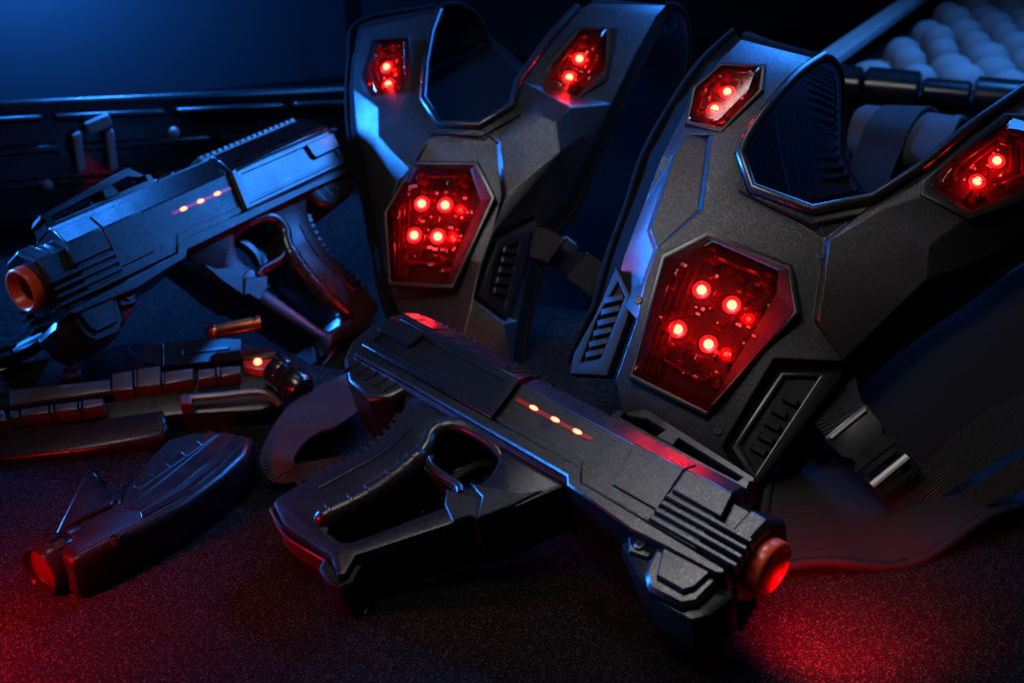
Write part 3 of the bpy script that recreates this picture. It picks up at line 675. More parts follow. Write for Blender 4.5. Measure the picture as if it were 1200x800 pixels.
# side strap with its buckle, and the fabric flap spread on the tabletop
strap_px(F2, [(942, 478, 1000, 432, -.020), (947, 488, 1010, 470, -.012), (968, 512, 1022, 484, -.010), (990, 540, 1042, 512, -.012)], 'side_strap', V2)
S = Frame(F2.o-F2.n*.010, F2.n, F2.x)
buckle(F2, S, (990, 494), .66, .75, .060, .0370, V2)
strap_px(F2, [(1012, 566, 1062, 528, -.012), (1036, 586, 1082, 545, -.014), (1056, 603, 1104, 560, -.020), (1062, 625, 1112, 600, -.026), (1058, 640, 1105, 622, -.040)], 'side_strap', V2)
def draped(F, out_px, zf, name, mat, parent, z0=GROUND, pipe=.0035, step=.016, thick=.004):
    poly = [on_ground(a, b_, z0) for a, b_ in out_px]
    xs = [p.x for p in poly]; ys = [p.y for p in poly]; pts = [Vector((p.x, p.y)) for p in poly]; n = len(pts)
    x = min(xs)
    while x < max(xs):
        y = min(ys)
        while y < max(ys):
            q = Vector((x+random.uniform(-.3, .3)*step, y+random.uniform(-.3, .3)*step, 0))
            if inside(q, [(p-Vector((0, 0, 0))) for p in poly]): pts.append(Vector((q.x, q.y)))
            y += step
        x += step
    v, e, f, *_ = delaunay_2d_cdt(pts, [], [list(range(n))], 1, 1e-5)
    mb = MB(); mb.verts_faces([F.loc((p.x, p.y, z0+thick+zf(p.x, p.y))) for p in v], f)
    mb.tube([F.loc((p.x, p.y, z0+thick+zf(p.x, p.y))) for p in poly], pipe, 8, closed=True)
    o = mb.build(name, mat, parent, angle=60); sm = o.modifiers.new('t', 'SOLIDIFY'); sm.thickness = thick*.6; sm.offset = -1
    return o
fl = smooth_path([(900, 585, 0), (893, 640, 0), (912, 672, 0), (960, 671, 0), (1010, 668, 0), (1070, 659, 0), (1130, 640, 0), (1230, 596, 0)], 4)+[Vector((1240, 470, 0)), Vector((1150, 470, 0)), Vector((1010, 520, 0))]
draped(F2, [(p.x, p.y) for p in fl], lambda x, y: .010*math.sin(x*22+y*9)**2+max(0, (y-.80))*.18+.006*math.sin(y*38+x*10), 'side_flap', M['flap'], V2)
strap_px(F2, [(1062, 560, 1085, 596, -.026), (1096, 532, 1120, 570, -.018), (1130, 500, 1155, 548, -.014), (1165, 476, 1186, 530, -.012), (1215, 455, 1228, 512, -.012)], 'side_strap', V2)
strap_px(F2, [(1085, 596, 1102, 620, -.030), (1130, 575, 1140, 600, -.022), (1175, 548, 1184, 580, -.016), (1225, 515, 1232, 560, -.012)], 'side_strap', V2, .006)
mb = MB(); mb.plate([(p.x, p.y) for p in F2.P([(945, 500), (1003, 446), (1075, 390), (1130, 350), (1225, 292), (1225, 480), (1130, 540), (1070, 590), (1000, 612), (930, 606), (900, 580)], -.050)], -.058, -.050, .003, seg=2); mb.build('side_padding', M['flap'], V2)

# --- left-hand vest, farther back
F1 = Frame(on_ground(520, 418, .0), nrm(18, 36), (1, 0, 0))
V1 = F1.empty('laser_tag_vest')
tag(V1, 'smaller upright laser tag vest in the middle of the picture behind the front blaster', 'laser tag vest', 'dark laser tag vests with lit red sensors')
P = dict(a0=(425, 33, -.045), a1=(416, 72, -.034), a2=(414, 105, -.028), a3=(417, 150, -.024), a4=(428, 200, -.024), a5=(440, 255, -.022), a6=(449, 310, -.018), a7=(463, 355, -.012), a8=(484, 402, -.008), a9=(530, 446, -.006),
         z1=(600, 436, -.012), n0=(512, 14, -.052), n1=(502, 38, -.038), n2=(495, 75, -.020), n3=(492, 118, -.006), n4=(513, 149, .0), n5=(563, 151, .003), n6=(603, 127, .0), n7=(612, 96, -.006), n8=(646, 50, -.020), n9=(681, 10, -.038), n10=(692, 4, -.044),
         r0=(781, 6, -.056), r1=(768, 20, -.046), r2=(745, 63, -.034), r3=(717, 122, -.026), r4=(694, 172, -.026), r5=(662, 238, -.028), r6=(631, 270, -.026), r7=(624, 302, -.024), r8=(607, 376, -.022),
         d1=(669, 126, -.002), d2=(682, 159, -.012), d3=(657, 178, .002), d4=(652, 144, .006), w1=(663, 197, -.012), w2=(625, 253, -.016), w3=(577, 274, .008), x1=(638, 138, .006),
         l1=(443, 126, -.006), l2=(423, 157, -.016), l3=(438, 191, -.014), l4=(443, 160, -.004), l5=(471, 120, -.006), c0=(502, 165, .003), c1=(482, 198, .008), c2=(464, 216, .008), b1=(450, 262, .0),
         g1=(564, 310, .008), g2=(554, 350, .005), g3=(590, 378, -.006), y1=(585, 167, .004), y2=(593, 228, .012), y3=(582, 168, -.002), y4=(588, 229, .003),
         m1=(570, 312, -.004), m2=(559, 349, -.006), m3=(589, 373, -.014), m4=(582, 278, -.003), m5=(627, 257, -.022))
shell(F1, P, ['a0 n0 n1 a1', 'a1 n1 n2 a2', 'a2 n2 n3 l5 l1', 'a2 l1 l2 a3', 'l1 l4 l3 l2', 'a3 l2 l3 a4', 'l1 l5 c1 l4', 'l4 c1 c2 l3', 'l5 n3 n4 c0 c1', 'l3 c2 b1 a5 a4', 'c2 c1 c0 b1', 'b1 c0 n4 n5 y3 y4 w3 g1 g2 g3 z1 a9 a8 a7 a6', 'b1 a6 a5', 'y3 y1 y2 y4',
              'n5 n6 x1 d4 d3 w3 y2 y1', 'n9 n10 r0 r1', 'n8 n9 r1 r2', 'n7 n8 r2 r3', 'n6 n7 r3 d1 d4 x1', 'd1 d2 d3 d4', 'd1 r3 r4 d2', 'd3 w1 w2 w3', 'd2 w1 d3', 'd2 r4 r5 r6 w2 w1',
              'w3 w2 m5 m4', 'g1 w3 m4 m1', 'g2 g1 m1 m2', 'g3 g2 m2 m3', 'm4 m5 r7 r8 m3 m2 m1', 'w2 r6 r7 m5', 'g3 m3 r8', 'g3 r8 z1'], 'shell', M['vest'], V1)
border(F1, [(512, 14, -.053), (425, 33, -.046), (416, 72, -.035), (414, 105, -.029), (417, 150, -.025), (428, 200, -.025), (440, 255, -.023), (449, 310, -.019), (463, 355, -.013), (484, 402, -.009)],
       [(512, 8, -.056), (420, 27, -.052), (410, 70, -.043), (407, 105, -.038), (409, 152, -.035), (419, 203, -.035), (431, 258, -.033), (439, 312, -.030), (452, 360, -.024), (474, 408, -.020)], 'side_border', V1, .0030)
border(F1, [(781, 6, -.057), (768, 20, -.047), (745, 63, -.035), (717, 122, -.027), (694, 172, -.027), (662, 238, -.029), (631, 270, -.027), (624, 302, -.025), (607, 376, -.023), (600, 430, -.016)],
       [(789, 8, -.060), (776, 24, -.056), (755, 68, -.045), (727, 128, -.037), (704, 178, -.037), (674, 246, -.039), (647, 280, -.037), (636, 306, -.035), (619, 380, -.033), (610, 434, -.026)], 'side_border', V1, .0032)
mb = MB(); mb.tube([F1.p(*q) for q in ((516, 12, -.056), (506, 38, -.038), (499, 75, -.019), (496, 116, -.005), (515, 145, .002), (562, 147, .005), (600, 124, .002), (608, 94, -.004), (642, 47, -.018), (677, 8, -.036))], .0040, 10)
mb.build('neck_trim', M['rubber'], V1, angle=60)
mb = MB(); mb.tube([F1.p(*q) for q in ((505, 157, .003), (565, 160, .005), (610, 135, .002))], .0011, 6)
mb.build('neck_seam', M['vest_dark'], V1, angle=60)
mb = MB()
A = smooth_path([F1.p(*q) for q in ((692, 4, -.045), (700, -2, -.055), (712, 2, -.080), (720, 30, -.105), (722, 80, -.125), (720, 140, -.135))], 5)
B = smooth_path([F1.p(*q) for q in ((781, 6, -.057), (794, 8, -.063), (803, 22, -.080), (808, 45, -.095), (806, 80, -.110), (800, 130, -.125))], 5)
mb.loft([[a, b_, b_+Vector((0, 0, -.004)), a+Vector((0, 0, -.004))] for a, b_ in zip(A, B)]); mb.tube(B, .0032, 8)
p = F1.p(786, 30, -.066)
mb.tube([p+Vector((.006*math.cos(t*.5236), .008*math.sin(t*.5236), 0)) for t in range(12)], .0016, 6, closed=True)
mb.build('back_strap', M['pad'], V1, angle=40)
mb = MB()
A = smooth_path([F1.p(*q) for q in ((425, 33, -.046), (430, 24, -.055), (440, 24, -.080), (450, 50, -.105), (455, 100, -.12))], 5)
B = smooth_path([F1.p(*q) for q in ((512, 14, -.053), (522, 6, -.058), (540, 6, -.080), (560, 20, -.105), (572, 46, -.125))], 5)
mb.loft([[a, b_, b_+Vector((0, 0, -.004)), a+Vector((0, 0, -.004))] for a, b_ in zip(A, B)]); mb.tube(B, .0030, 8)
mb.build('back_strap', M['pad'], V1, angle=40)
arc = [(505, 60), (510, 42), (524, 33), (545, 31), (568, 44), (592, 64), (614, 84)]
mb = MB(); mb.plate([(p.x, p.y) for p in F1.P([(452, 60)]+arc+[(690, 60), (790, 90), (760, 200), (690, 360), (610, 430), (480, 410), (450, 250)], -.13)], -.140, -.13, .002)
mb.tube([F1.p(a, b_, -.13) for a, b_ in arc], .0045, 8)
mb.build('back_panel', M['pad'], V1, angle=40)
S = Frame(F1.o+F1.n*.0125, F1.n, F1.x)
sensor(F1, S, [(487, 194), (557, 195), (575, 234), (530, 333), (459, 330), (454, 250)], [(490, 197), (552, 199), (563, 236), (524, 322), (464, 321), (462, 248)], .016,
       [(493.4, 238), (521, 239.6), (484.6, 275), (512.4, 276.4)], [(538.6, 245), (529.6, 277.4)], V1, 'chest_sensor', .0040)
S = sub_frame(F1, (416, 72, -.034), (495, 75, -.020), (414, 105, -.028)); S.o += S.n*.0012
sensor(F1, S, [(438, 50), (477, 47), (480, 90), (472, 113), (437, 117), (427, 90)], [(442, 54), (472, 52), (474, 88), (467, 106), (441, 108), (433, 88)], .010,
       [(454, 98), (452, 77.5)], [], V1, 'shoulder_sensor', .0036)
S = sub_frame(F1, (646, 50, -.020), (745, 63, -.034), (717, 122, -.026)); S.o += S.n*.0018
sensor(F1, S, [(682, 36), (711, 37), (708, 82), (675, 114), (637, 102), (650, 76)], [(684, 41), (704, 42), (701, 80), (672, 105), (645, 95), (656, 75)], .010,
       [(667, 90), (679, 68)], [], V1, 'shoulder_sensor', .0036, pad=[(676, 31), (726, 34), (712, 95), (668, 122), (626, 102), (642, 74)])
S = sub_frame(F1, (582, 278, -.003), (627, 258, -.022), (575, 345, -.008)); S.o += S.n*.001
grip_panel(F1, S, [(584, 281), (622, 268), (618, 304), (598, 370), (592, 374), (562, 346), (572, 312)], [(588, 292), (609, 284), (592, 363), (574, 342), (581, 310)],
           [(590, 292), (588, 304), (585, 316), (582, 328), (579, 340)], V1, .007, (17, 3))
strap_px(F1, [(588, 300, 620, 268, -.03), (626, 302, 640, 268, -.020), (642, 308, 662, 280, -.020)], 'side_strap', V1)
S = Frame(F1.o-F1.n*.020, F1.n+F1.x*.45-F1.y*.15, F1.x)
buckle(F1, S, (648, 292), .80, .60, .052, .030, V1, M['gun_smooth'])
strap_px(F1, [(664, 326, 690, 296, -.020), (690, 345, 716, 316, -.030), (704, 360, 730, 330, -.06)], 'side_strap', V1)

# ------------------------------------------------------------------ rifle lying at the left
F3 = Frame(on_ground(120, 528, GROUND+.004), nrm(-6, 64), (1, 0, 0))
G3 = F3.empty('toy_rifle')
tag(G3, 'long black toy rifle lying across the left edge under the blue-lit blaster', 'toy rifle')
def pl3(mb, px, h0, h1, bev=.0012, seg=1, holes=()):
    mb.plate([(p.x, p.y) for p in F3.P(px, h1)], h0, h1, bev, seg=seg, holes=[[(p.x, p.y) for p in F3.P(q, h1)] for q in holes])
mb = MB()
pl3(mb, [(-60, 446), (20, 424), (120, 405), (165, 398), (200, 402), (280, 400), (326, 408), (330, 470), (306, 480), (210, 485), (-60, 520)], -.050, .000, .004, 2)
pl3(mb, [(-60, 500), (10, 497), (95, 492), (190, 478), (198, 498), (192, 512), (100, 528), (-60, 545)], -.040, .006, .005, 3)
pl3(mb, [(-60, 462), (15, 456), (128, 444), (130, 462), (10, 476), (-60, 482)], -.01, .009, .002)
mb.build('receiver', M['gun'], G3)
mb = MB()   # plates of the upper rail
for q in ([(131, 437), (154, 434), (156, 455), (131, 458)], [(157, 433), (160, 433), (160, 453), (158, 453)], [(161, 432), (187, 428), (188, 450), (161, 453)], [(189, 436), (192, 435), (193, 449), (190, 450)], [(193, 435), (226, 431), (226, 444), (193, 449)], [(232, 433), (252, 431), (252, 441), (232, 444)], [(253, 430), (258, 429), (258, 440), (254, 441)], [(259, 430), (281, 428), (281, 437), (259, 441)], [(10, 457), (110, 446), (128, 444), (130, 457), (118, 459), (12, 474)]):
    pl3(mb, q, -.002, .013, .0013, 2)
for q in ([(-40, 486), (4, 480), (8, 492), (-40, 497)], [(12, 481), (22, 480), (22, 488), (12, 489)], [(25, 479), (56, 474), (57, 483), (25, 487)], [(58, 474), (62, 473), (63, 482), (59, 483)], [(64, 473), (90, 470), (91, 479), (65, 482)], [(92, 469), (95, 469), (95, 478), (93, 479)], [(97, 468), (120, 466), (121, 474), (97, 478)]):
    pl3(mb, q, .002, .018, .0012, 2)
mb.build('rail_plates', M['metal'], G3)
mb = MB()   # blue-lit top plates
def tilt(px, h0, dy, thick):      # plate whose far edge drops, so that it looks up and back
    top = [F3.p(x, y, h0-dy*k) for x, y, k in px]
    mb.loft([[p+Vector((0, 0, -thick)) for p in top], [p+Vector((0, 0, -.0012)) for p in top], [p+(sum(top, Vector())/len(top)-p).normalized()*.0012 for p in top]])
tilt([(149, 407, 1), (188, 402, 1), (188, 428, 0), (172, 424, .1), (158, 414, .5)], .008, .006, .03)
tilt([(190, 402, 1), (245, 395, 1), (284, 397, .9), (283, 420, 0), (190, 429, 0)], .008, .006, .03)
tilt([(213, 411, .65), (270, 405, .65), (270, 408, .5), (213, 415, .5)], .0092, .006, .003)
mb.build('top_cover', M['gun_smooth'], G3)
mb = MB()   # carry handle at the left end
pts = {k: F3.p(*v) for k, v in dict(a=(-40, 398, .010), b=(30, 381, .010), c=(34, 386, .012), d=(-40, 420, .020), e=(48, 383, .006), f=(55, 393, .010), g=(20, 414, .022), h=(-40, 432, .026), i=(62, 400, .004), j=(38, 418, .012), k=(22, 416, .016), l=(16, 416, .022), m=(19, 426, .012), n=(-40, 436, .014)).items()}
ks = list(pts); mb.verts_faces(list(pts.values()), [[ks.index(c) for c in f] for f in ('abcd', 'decgh' if 0 else 'dcefgh', 'fijkg', 'hglmn')])
ch = mb.build('carry_handle', M['gun_smooth'], G3, bevel=.001, bang=8); sm = ch.modifiers.new('t', 'SOLIDIFY'); sm.thickness = .012; sm.offset = -1
mb = MB(); mb.lathe([(.0085, 0), (.0085, .004), (.007, .005), (.0045, .005), (.004, .003), (.0001, .003)], F3.p(83, 437, 0)+Vector((0, 0, -.001)), (0, 0, 1), 20)
mb.lathe([(.0040, 0), (.0036, .003), (.0015, .004), (.0001, .0042)], F3.p(83, 437, 0)+Vector((0, 0, .001)), (0, 0, 1), 14)
mb.build('screw', M['metal'], G3)
mb = MB()   # signal lamp
pl3(mb, [(283, 412), (288, 408), (318, 407), (326, 411), (322, 418), (284, 421)], -.02, .010, .002, 2)
lm = mb.build('signal_lamp', M['red_plastic'], G3)
mb = MB(); pl3(mb, [(284, 421), (322, 417), (316, 428), (308, 434), (286, 430)], -.02, .008, .002, 2); mb.build('lens', M['red_glow'], lm)
q = F3.p(302, 424, .008); mb = MB(); mb.dome(q, (0, 0, 1), .0034, .003, 16, 4); mb.build('led', M['bar_led'], lm)
mb = MB()   # stock tube and lever
a, c = F3.p(322, 430, .010), F3.p(352, 456, .012); d = (c-a).normalized()
mb.lathe([(.010, 0), (.0135, .002), (.0145, .008), (.0135, .012), (.0145, .014), (.0145, .022), (.0130, .024), (.0130, .033), (.0115, .036), (.0060, .036)], a, d, 20)
mb.build('stock_tube', M['gun_smooth'], G3)
mb = MB(); mb.tube(smooth_path([F3.p(*q) for q in ((214, 467, .012), (260, 463, .012), (300, 459, .012), (316, 463, .010), (328, 474, .004))], 5), .0030, 8); pl3(mb, [(211, 463), (224, 461), (224, 472), (211, 473)], .002, .016, .001)
mb.build('sling_lever', M['metal'], G3)

# copper cartridge lying on the rifle
p0, p1 = F3.world(F3.p(240, 391, .018)), F3.world(F3.p(306, 378, .018))
d = (p1-p0).normalized()
ct = empty('cartridge', mat4(d, Vector((0, 0, 1)).cross(d).normalized(), d.cross(Vector((0, 0, 1)).cross(d).normalized()), p0))
L_ = (p1-p0).length
mb = MB(); mb.lathe([(.0062, L_*.14), (.0066, L_*.16), (.0066, L_*.22), (.0062, L_*.24), (.0062, L_*.86), (.0050, L_*.88), (.0050, L_*.91), (.0064, L_*.92), (.0064, L_*.98), (.0055, L_)], (0, 0, 0), (1, 0, 0), 28); mb.build('case', M['copper'], ct)
mb = MB(); mb.lathe([(.0005, 0), (.0028, L_*.015), (.0046, L_*.05), (.0058, L_*.11), (.0060, L_*.15)], (0, 0, 0), (1, 0, 0), 24); mb.build('tip', M['red_plastic'], ct)
tag(ct, 'small copper cartridge with a red tip resting on top of the rifle', 'cartridge')

# ------------------------------------------------------------------ curved magazine with a lamp in its nose
TM = .034
F4 = Frame(on_ground(190, 600), (0, 0, 1), (1, 0, 0))
G4 = F4.empty('curved_magazine')
tag(G4, 'curved black magazine with a red lamp in its nose lying at the lower left', 'magazine')
def px4(pts, h): return [(p.x, p.y) for p in F4.P(pts, h)]
mb = MB()
top = [(57, 630), (98, 551), (109, 548), (118, 556), (143, 577), (150, 560), (176, 530), (196, 510), (228, 503), (262, 503), (297, 510), (288, 530), (264, 553), (221, 585), (164, 614), (95, 645), (88, 658), (66, 662)]
body = [(64, 642), (61, 630), (99, 556), (110, 553), (141, 579), (176, 532), (196, 512), (228, 504), (262, 503), (297, 510), (289, 532), (264, 555), (221, 587), (164, 617), (98, 650), (84, 655)]
mb.plate(px4(body, TM), .0005, TM, .0065, seg=4)
mag = mb.build('magazine_body', M['gun'], G4, angle=50)
mb = MB()
mb.plate(px4([(146, 590), (168, 577), (200, 553), (232, 527), (258, 506), (246, 505), (212, 528), (184, 551), (150, 573)], TM+.002), TM-.006, TM+.0008, .0006)
for k in range(5):
    a = Vector((163+k*18.5, 570-k*12.8, 0)); mb.plate(px4([(a.x, a.y), (a.x+17, a.y-12), (a.x+10, a.y-17.5), (a.x-7, a.y-5)], TM+.003), TM-.004, TM+.0012, .0004)
mb.plate(px4([(166, 606), (164, 600), (215, 572), (252, 543), (283, 513), (288, 514), (258, 546), (220, 577)], TM+.001), TM-.006, TM+.0012, .0006)
mb.plate(px4([(146, 594), (172, 579), (238, 524), (262, 506), (274, 508), (250, 536), (214, 566), (163, 597)], TM+.001), TM-.006, TM+.0008, .0006)
mb.build('side_plates', M['gun_smooth'], mag)
mb = MB()   # raised latch with its hook
ring = lambda h, pts: [Vector((p.x, p.y, h)) for p in F4.P(pts, h)]
mb.loft([ring(TM-.006, [(66, 626), (99, 557), (109, 555), (136, 582), (132, 592), (96, 609)]), ring(TM+.0012, [(65, 626), (99, 556), (109, 554), (137, 581), (133, 592), (95, 610)]), ring(TM+.0030, [(70, 621), (100, 560), (108, 558), (132, 582), (129, 590), (95, 605)])])
mb.plate(px4([(107, 554), (111, 551), (143, 578), (142, 588), (137, 590)], TM+.001), TM-.012, TM+.0012, .0015)
mb.build('latch', M['gun_smooth'], G4, bevel=.0008)
q = F4.p(135, 630, TM); mb = MB(); mb.lathe([(.0036, TM-.004), (.0036, TM+.0008), (.0030, TM+.0010), (.0026, TM-.002), (.0001, TM-.002)], (q.x, q.y, 0), (0, 0, 1), 18); mb.build('pivot_hole', M['rubber'], G4)
# lamp: a short barrel whose axis lies level, pointing lower left
a = F4.loc(at_depth(82, 655, (on_ground(82, 672)-CAMP).length-.012)); c = F4.loc(at_depth(46, 674, (on_ground(46, 694)-CAMP).length-.012))
a.z = c.z = .0185; d = (c-a).normalized(); L_ = (c-a).length
mb = MB(); mb.lathe([(.0165, -.012), (.0178, -.004), (.0178, -.001), (.0168, 0), (.0178, .0015), (.0178, L_*.80), (.0172, L_*.93), (.0166, L_*1.0), (.0154, L_*1.0), (.0150, L_*.70)], a, d, 36)
for k in range(14):
    th = k*2*math.pi/14; x = Vector((0, 0, 1)); y = d.cross(x)
    e = x*math.cos(th)+y*math.sin(th); tt = d.cross(e)
    mb.box(a+e*.0180+d*L_*.42, d*L_*.16, tt*.0026, e*.0010)
nose = mb.build('lamp_barrel', M['gun_smooth'], G4, angle=40)
mb = MB(); mb.lathe([(.0149, L_*.70), (.0146, L_*.78), (.0120, L_*.86), (.0070, L_*.91), (.0001, L_*.93)], a, d, 32); mb.build('lens', M['nose_lens'], nose)
NOSE = (F4.world(a+d*L_*1.25), F4.world(d)-F4.o)

# ------------------------------------------------------------------ webbing strap looped beside the front blaster
def strap_world(pts, name, parent=None, n=6, thick=.0022):
    A = smooth_path([at_depth(a, b_, s) for a, b_, c, d, s, s2 in pts], n); B = smooth_path([at_depth(c, d, s2) for a, b_, c, d, s, s2 in pts], n)
    mb = MB(); mb.ribbon([(p+q)/2 for p, q in zip(A, B)], [(q-p)/2 for p, q in zip(A, B)], thick)
    return mb.build(name, M['web'], parent, angle=50)
g = lambda x, y: (on_ground(x, y)-CAMP).length
ws = strap_world([(434, 428, 452, 456, 1.10, 1.05), (396, 443, 424, 479, 1.09, 1.03), (365, 457, 396, 499, 1.065, 1.0), (338, 477, 374, 507, 1.04, .995), (318, 505, 356, 520, 1.01, .985), (305, 537, 346, 534, .985, .970), (311, 556, 346, 543, .975, .970), (324, 566, 356, 541, .970, .975), (355, 563, 378, 538, .975, .985), (398, 556, 404, 534, .985, .995)], 'webbing_strap')
tag(ws, 'ribbed black webbing strap curled in a loop behind the grip of the front blaster', 'strap')

# ------------------------------------------------------------------ ridged hard case far back at the left
F5 = Frame(on_ground(100, 268), nrm(-30, 8), (1, 0, 0))
G5 = F5.empty('hard_case')
tag(G5, 'dark ridged hard case with a two-pronged latch, blurred behind the left blaster', 'hard case')
mb = MB(); q0, q1 = F5.p(-90, 262), F5.p(440, 262); H = .150
mb.loft([[Vector((q0.x, 0, 0)), Vector((q1.x, 0, 0)), Vector((q1.x, 0, -.06)), Vector((q0.x, 0, -.06))], [Vector((q0.x, H, 0)), Vector((q1.x, H, 0)), Vector((q1.x, H-.01, -.05)), Vector((q0.x, H-.01, -.05))]])
mb.build('shell', M['gun'], G5, bevel=.008)
for y, t in ((.020, .004), (.056, .005), (.094, .005), (.128, .004)):
    x = q0.x+.01
    while x < q1.x-.05:
        l = random.uniform(.09, .17); mb = MB(); mb.box((min(x+l/2, q1.x-.03), y, .004), (l/2, 0, 0), (0, t, 0), (0, 0, .008)); mb.build('ridge', M['gun'], G5, bevel=.003); x += l+.012
mb = MB(); p = F5.p(112, 178, .02)
for dx in (-.018, .018): mb.box((p.x+dx, p.y, .016), (.0045, .002, 0), (-.001, .022, 0), (0, 0, .006))
mb.box((p.x+.006, p.y+.030, .016), (.013, .005, 0), (-.002, .007, 0), (0, 0, .008))
mb.build('latch', M['alu'], G5, bevel=.002)
for px_, py_ in ((56, 218), (205, 156), (330, 160)):
    p = F5.p(px_, py_, .012); mb = MB(); mb.dome((p.x, p.y, .008), (0, 0, 1), .007, .005, 14, 4); mb.build('stud', M['alu'], G5)
mb = MB(); p = on_ground(396, 150); mb.box((p.x, p.y+.25, .4), (.012, 0, 0), (0, .012, 0), (0, 0, .42)); st = mb.build('stand_post', M['gun'], None, bevel=.003)
tag(st, 'thin dark upright post in the background left of the middle vest', 'post')

# ------------------------------------------------------------------ open case of pale foam, top right
z6 = .115
o6 = on_ground(985, 82, z6); e6 = on_ground(1230, 104, z6); b6 = on_ground(1085, 8, z6)
x6 = (e6-o6); x6.z = 0; W6 = x6.length; x6.normalize(); y6 = Vector((-x6.y, x6.x, 0)); 
F6 = Frame(Vector((o6.x, o6.y, GROUND)), (0, 0, 1), x6); G6 = F6.empty('foam_case')
tag(G6, 'open case lined with pale bumpy foam behind the right-hand vest', 'equipment case')
Ht = z6-GROUND; D6 = .95; W6 += .25; sk = (b6-o6).dot(F6.x)/(b6-o6).dot(F6.y)
mb = MB()
mb.loft([[Vector((-.02, 0, z)), Vector((W6, 0, z)), Vector((W6+sk*D6, D6, z)), Vector((-.02+sk*D6, D6, z))] for z in (0, Ht-.03)])
mb.build('tray', M['gun'], G6)
mb = MB(); u = -.045      # rim of black cylinder segments
for l, r_ in ((.075, .024), (.070, .025), (.060, .018), (.080, .025), (.060, .018), (.080, .025), (.075, .024), (.08, .025)):
    mb.lathe([(r_*.8, 0), (r_, .004), (r_, l-.004), (r_*.8, l)], (u, 0, Ht-.018), (1, 0, 0), 28); u += l+.002
mb.build('hinge_rim', M['gun_smooth'], G6, angle=40)
mb = MB()
for a, c in ((Vector((-.02, -.01, Ht)), Vector((-.02+sk*D6, D6, Ht))),):
    dv = (c-a); nn = Vector((dv.y, -dv.x, 0)).normalized()
    mb.loft([[p+nn*-.016, p+nn*.012, p+nn*.012+Vector((0, 0, .016)), p+nn*-.016+Vector((0, 0, .016))] for p in (a, c)])
mb.build('lid_edge', M['alu'], G6, bevel=.004)
mb = MB(); nx_, ny_, bp_, by_ = 13, 11, .056, .080
hole = {(4, 1), (4, 2), (5, 2), (5, 3), (3, 4), (4, 4), (4, 5), (6, 5), (7, 5)}
for j in range(ny_):
    for i in range(nx_):
        if (i, j) in hole: continue
        c = Vector((.03+i*bp_+sk*(.055+j*by_)+(bp_/2 if j % 2 else 0)+random.uniform(-.004, .004), .055+j*by_+random.uniform(-.006, .006), Ht-.026+random.uniform(-.004, .004)))
        if c.x > W6+.1: continue
        k = random.uniform(.78, 1.1)
        mb.lathe([(.0295*k, -.006), (.0290*k, .006), (.0260*k, .018), (.0185*k, .0265), (.009*k, .0305), (.0001, .0315)], c, (random.uniform(-.12, .12), random.uniform(-.12, .12), 1), 20)
mb.loft([[Vector((0+sk*.02, .02, z)), Vector((W6, .02, z)), Vector((W6+sk*D6, D6-.01, z)), Vector((sk*D6, D6-.01, z))] for z in (Ht-.035, Ht-.029)])
fm = mb.build('foam_insert', plastic('pale_grey_foam', (0.17, 0.175, 0.18), 0.8, 350, 0.4), G6, angle=60)

# padded roll and its strap between the vest and the case
p0, p1 = at_depth(1004, 156, 1.36), at_depth(1124, 172, 1.33)
d = (p1-p0).normalized(); L_ = (p1-p0).length
F7 = empty('fabric_roll', mat4(d, Vector((0, 0, 1)).cross(d).normalized(), d.cross(Vector((0, 0, 1)).cross(d).normalized()), p0))
tag(F7, 'blue-lit padded fabric roll lying between the right vest and the foam case', 'fabric roll')
mb = MB(); mb.lathe([(.010, .004), (.026, .0), (.0290, .006), (.0295, L_*.5), (.0285, L_-.010), (.0300, L_-.007), (.0300, L_-.001), (.0270, L_), (.0260, L_-.006), (.0250, L_*.4)], (0, 0, 0), (1, 0, 0), 40)
mb.build('roll', M['roll'], F7, angle=50)
pth = [Vector((.052-.002*k, -.0315*math.sin(-.9+k*.32), .0315*math.cos(-.9+k*.32))) for k in range(9)]+[Vector((.034, -.036, -.012)), Vector((.030, -.042, -.034)), Vector((.026, -.050, -.055))]
mb = MB(); mb.ribbon(pth, [Vector((.022, 0, .002))]*len(pth), .003)
sb = mb.build('strap', M['web'], F7)
mb = MB(); q = F7.matrix_world.inverted()
c0 = F7.matrix_world @ Vector((L_*.5, .004, -.028)); zt, zb = c0.z, GROUND
dx, dy = Vector((d.x, d.y, 0)).normalized(), Vector((-d.y, d.x, 0)).normalized()
mb.loft([[q @ (Vector((c0.x, c0.y, z))+dx*a*.085*f+dy*b_*.045*f) for a, b_ in ((-1, -1), (1, -1), (1, 1), (-1, 1))] for z, f in ((zb, 1.1), (zt-.02, 1.0), (zt, .85))])
mb.build('cushion', M['pad'], F7, bevel=.008)
#PARTEND

# ------------------------------------------------------------------ light
def area(name, loc, target, size, power, col, sy=None):
    l = bpy.data.lights.new(name, 'AREA'); l.energy = power; l.color = col; l.size = size
    if sy: l.shape = 'RECTANGLE'; l.size_y = sy
    o = bpy.data.objects.new(name, l); COL.objects.link(o); o.location = loc
    o.rotation_euler = (Vector(target)-Vector(loc)).to_track_quat('-Z', 'Y').to_euler(); return o
def point(name, loc, power, col, r=0.004):
    l = bpy.data.lights.new(name, 'POINT'); l.energy = power; l.color = col; l.shadow_soft_size = r
    o = bpy.data.objects.new(name, l); COL.objects.link(o); o.location = loc; return o
BLUE = (0.02, 0.22, 1.0); RED = (1.0, 0.004, 0.014)
area('blue_softbox_lamp', (0.52, 1.38, 0.74), (-0.25, 1.14, 0.15), 0.26, 0.36, BLUE, 0.22).data.spread = R(55)
sl = area('blue_side_lamp', (-1.30, 1.40, 0.36), (0.0, 1.05, 0.25), 0.26, 10, BLUE); sl.data.spread = R(42)
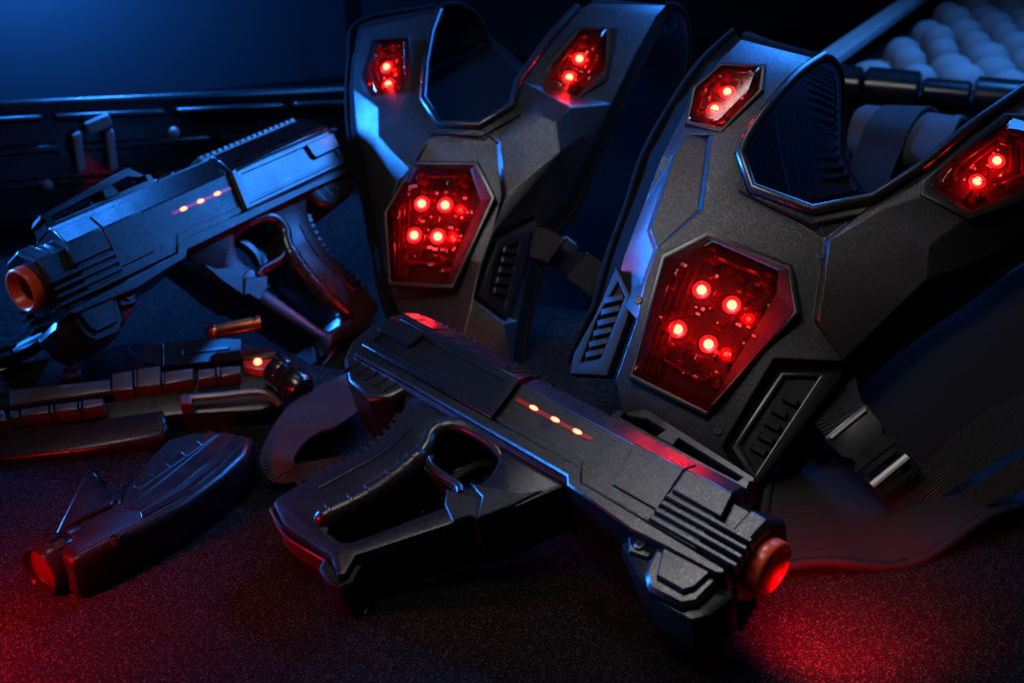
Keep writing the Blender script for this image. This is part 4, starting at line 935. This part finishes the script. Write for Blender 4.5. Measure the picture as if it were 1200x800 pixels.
area('blue_back_lamp', (0.50, 1.85, 0.95), (-0.12, 0.93, 0.06), 0.30, 2.2, BLUE).data.spread = R(60)
ol = area('blue_overhead_lamp', (0.80, 1.50, 1.0), (0.50, 1.48, 0.1), 0.4, 5.5, (0.04, 0.28, 1.0)); ol.data.spread = R(80)
def spot(name, loc, target, power, col, size, blend, r):
    s = bpy.data.lights.new(name, 'SPOT'); s.energy = power; s.color = col; s.spot_size = R(size); s.spot_blend = blend; s.shadow_soft_size = r
    o = bpy.data.objects.new(name, s); COL.objects.link(o); o.location = loc
    o.rotation_euler = (Vector(target)-Vector(loc)).to_track_quat('-Z', 'Y').to_euler(); return o
wl = area('soft_white_lamp', (-0.30, 0.45, 1.02), (0.10, 1.02, 0.14), 0.34, 0.74, (1.0, 0.96, 0.97)); wl.data.spread = R(64)
tl = area('soft_top_lamp', (-0.02, 0.98, 1.10), (0.12, 0.66, 0.03), 0.30, 0.20, (1.0, 0.96, 0.97)); tl.data.spread = R(42)
rf = area('blue_rifle_lamp', (-0.46, 1.55, 0.74), (-0.37, 0.97, 0.07), 0.14, 0.06, BLUE); rf.data.spread = R(20)
spot('red_pool_lamp', (-0.365, 0.60, 0.085), on_ground(25, 742), 7.5, RED, 120, 1.0, 0.01)
rl = area('red_side_lamp', (-0.60, 0.55, 0.07), (0.0, 0.86, 0.03), 0.10, 0.06, RED); rl.data.spread = R(80)
spot('red_grip_fill', (-0.03, 1.00, 0.085), (-0.17, 1.12, 0.055), 0.95, RED, 52, 1.0, 0.004)  # added unseen spot that reddens the rear blaster's grip
mz = Matrix(pose(RFm, TF)) @ Vector((.034, 0, .012)); spot('muzzle_lamp', mz, on_ground(980, 745), 5.5, RED, 98, 1.0, 0.008)
for q in LEDPOS: point('sensor_led_lamp', q, 0.050, (1.0, 0.012, 0.02), .0006)
spot('blue_backdrop_lamp', (-0.66, 1.74, 0.34), (-0.68, 1.97, 0.24), 24, BLUE, 150, 1.0, 0.05)
spot('blue_case_lamp', (-0.46, 1.72, 0.72), (-0.42, 1.52, 0.08), 130, BLUE, 54, 1.0, 0.06)
w = bpy.data.worlds.new('World'); sc.world = w; w.use_nodes = True
w.node_tree.nodes['Background'].inputs[0].default_value = (0.002, 0.004, 0.014, 1); w.node_tree.nodes['Background'].inputs[1].default_value = 0.3
sc.view_settings.view_transform = 'Standard'; sc.view_settings.look = 'None'; sc.view_settings.exposure = 0; sc.view_settings.gamma = 1
sc.cycles.use_denoising = True
sc.cycles.max_bounces = 8; sc.cycles.transparent_max_bounces = 16; sc.cycles.caustics_reflective = False; sc.cycles.caustics_refractive = False
sc.cycles.sample_clamp_indirect = 3.0
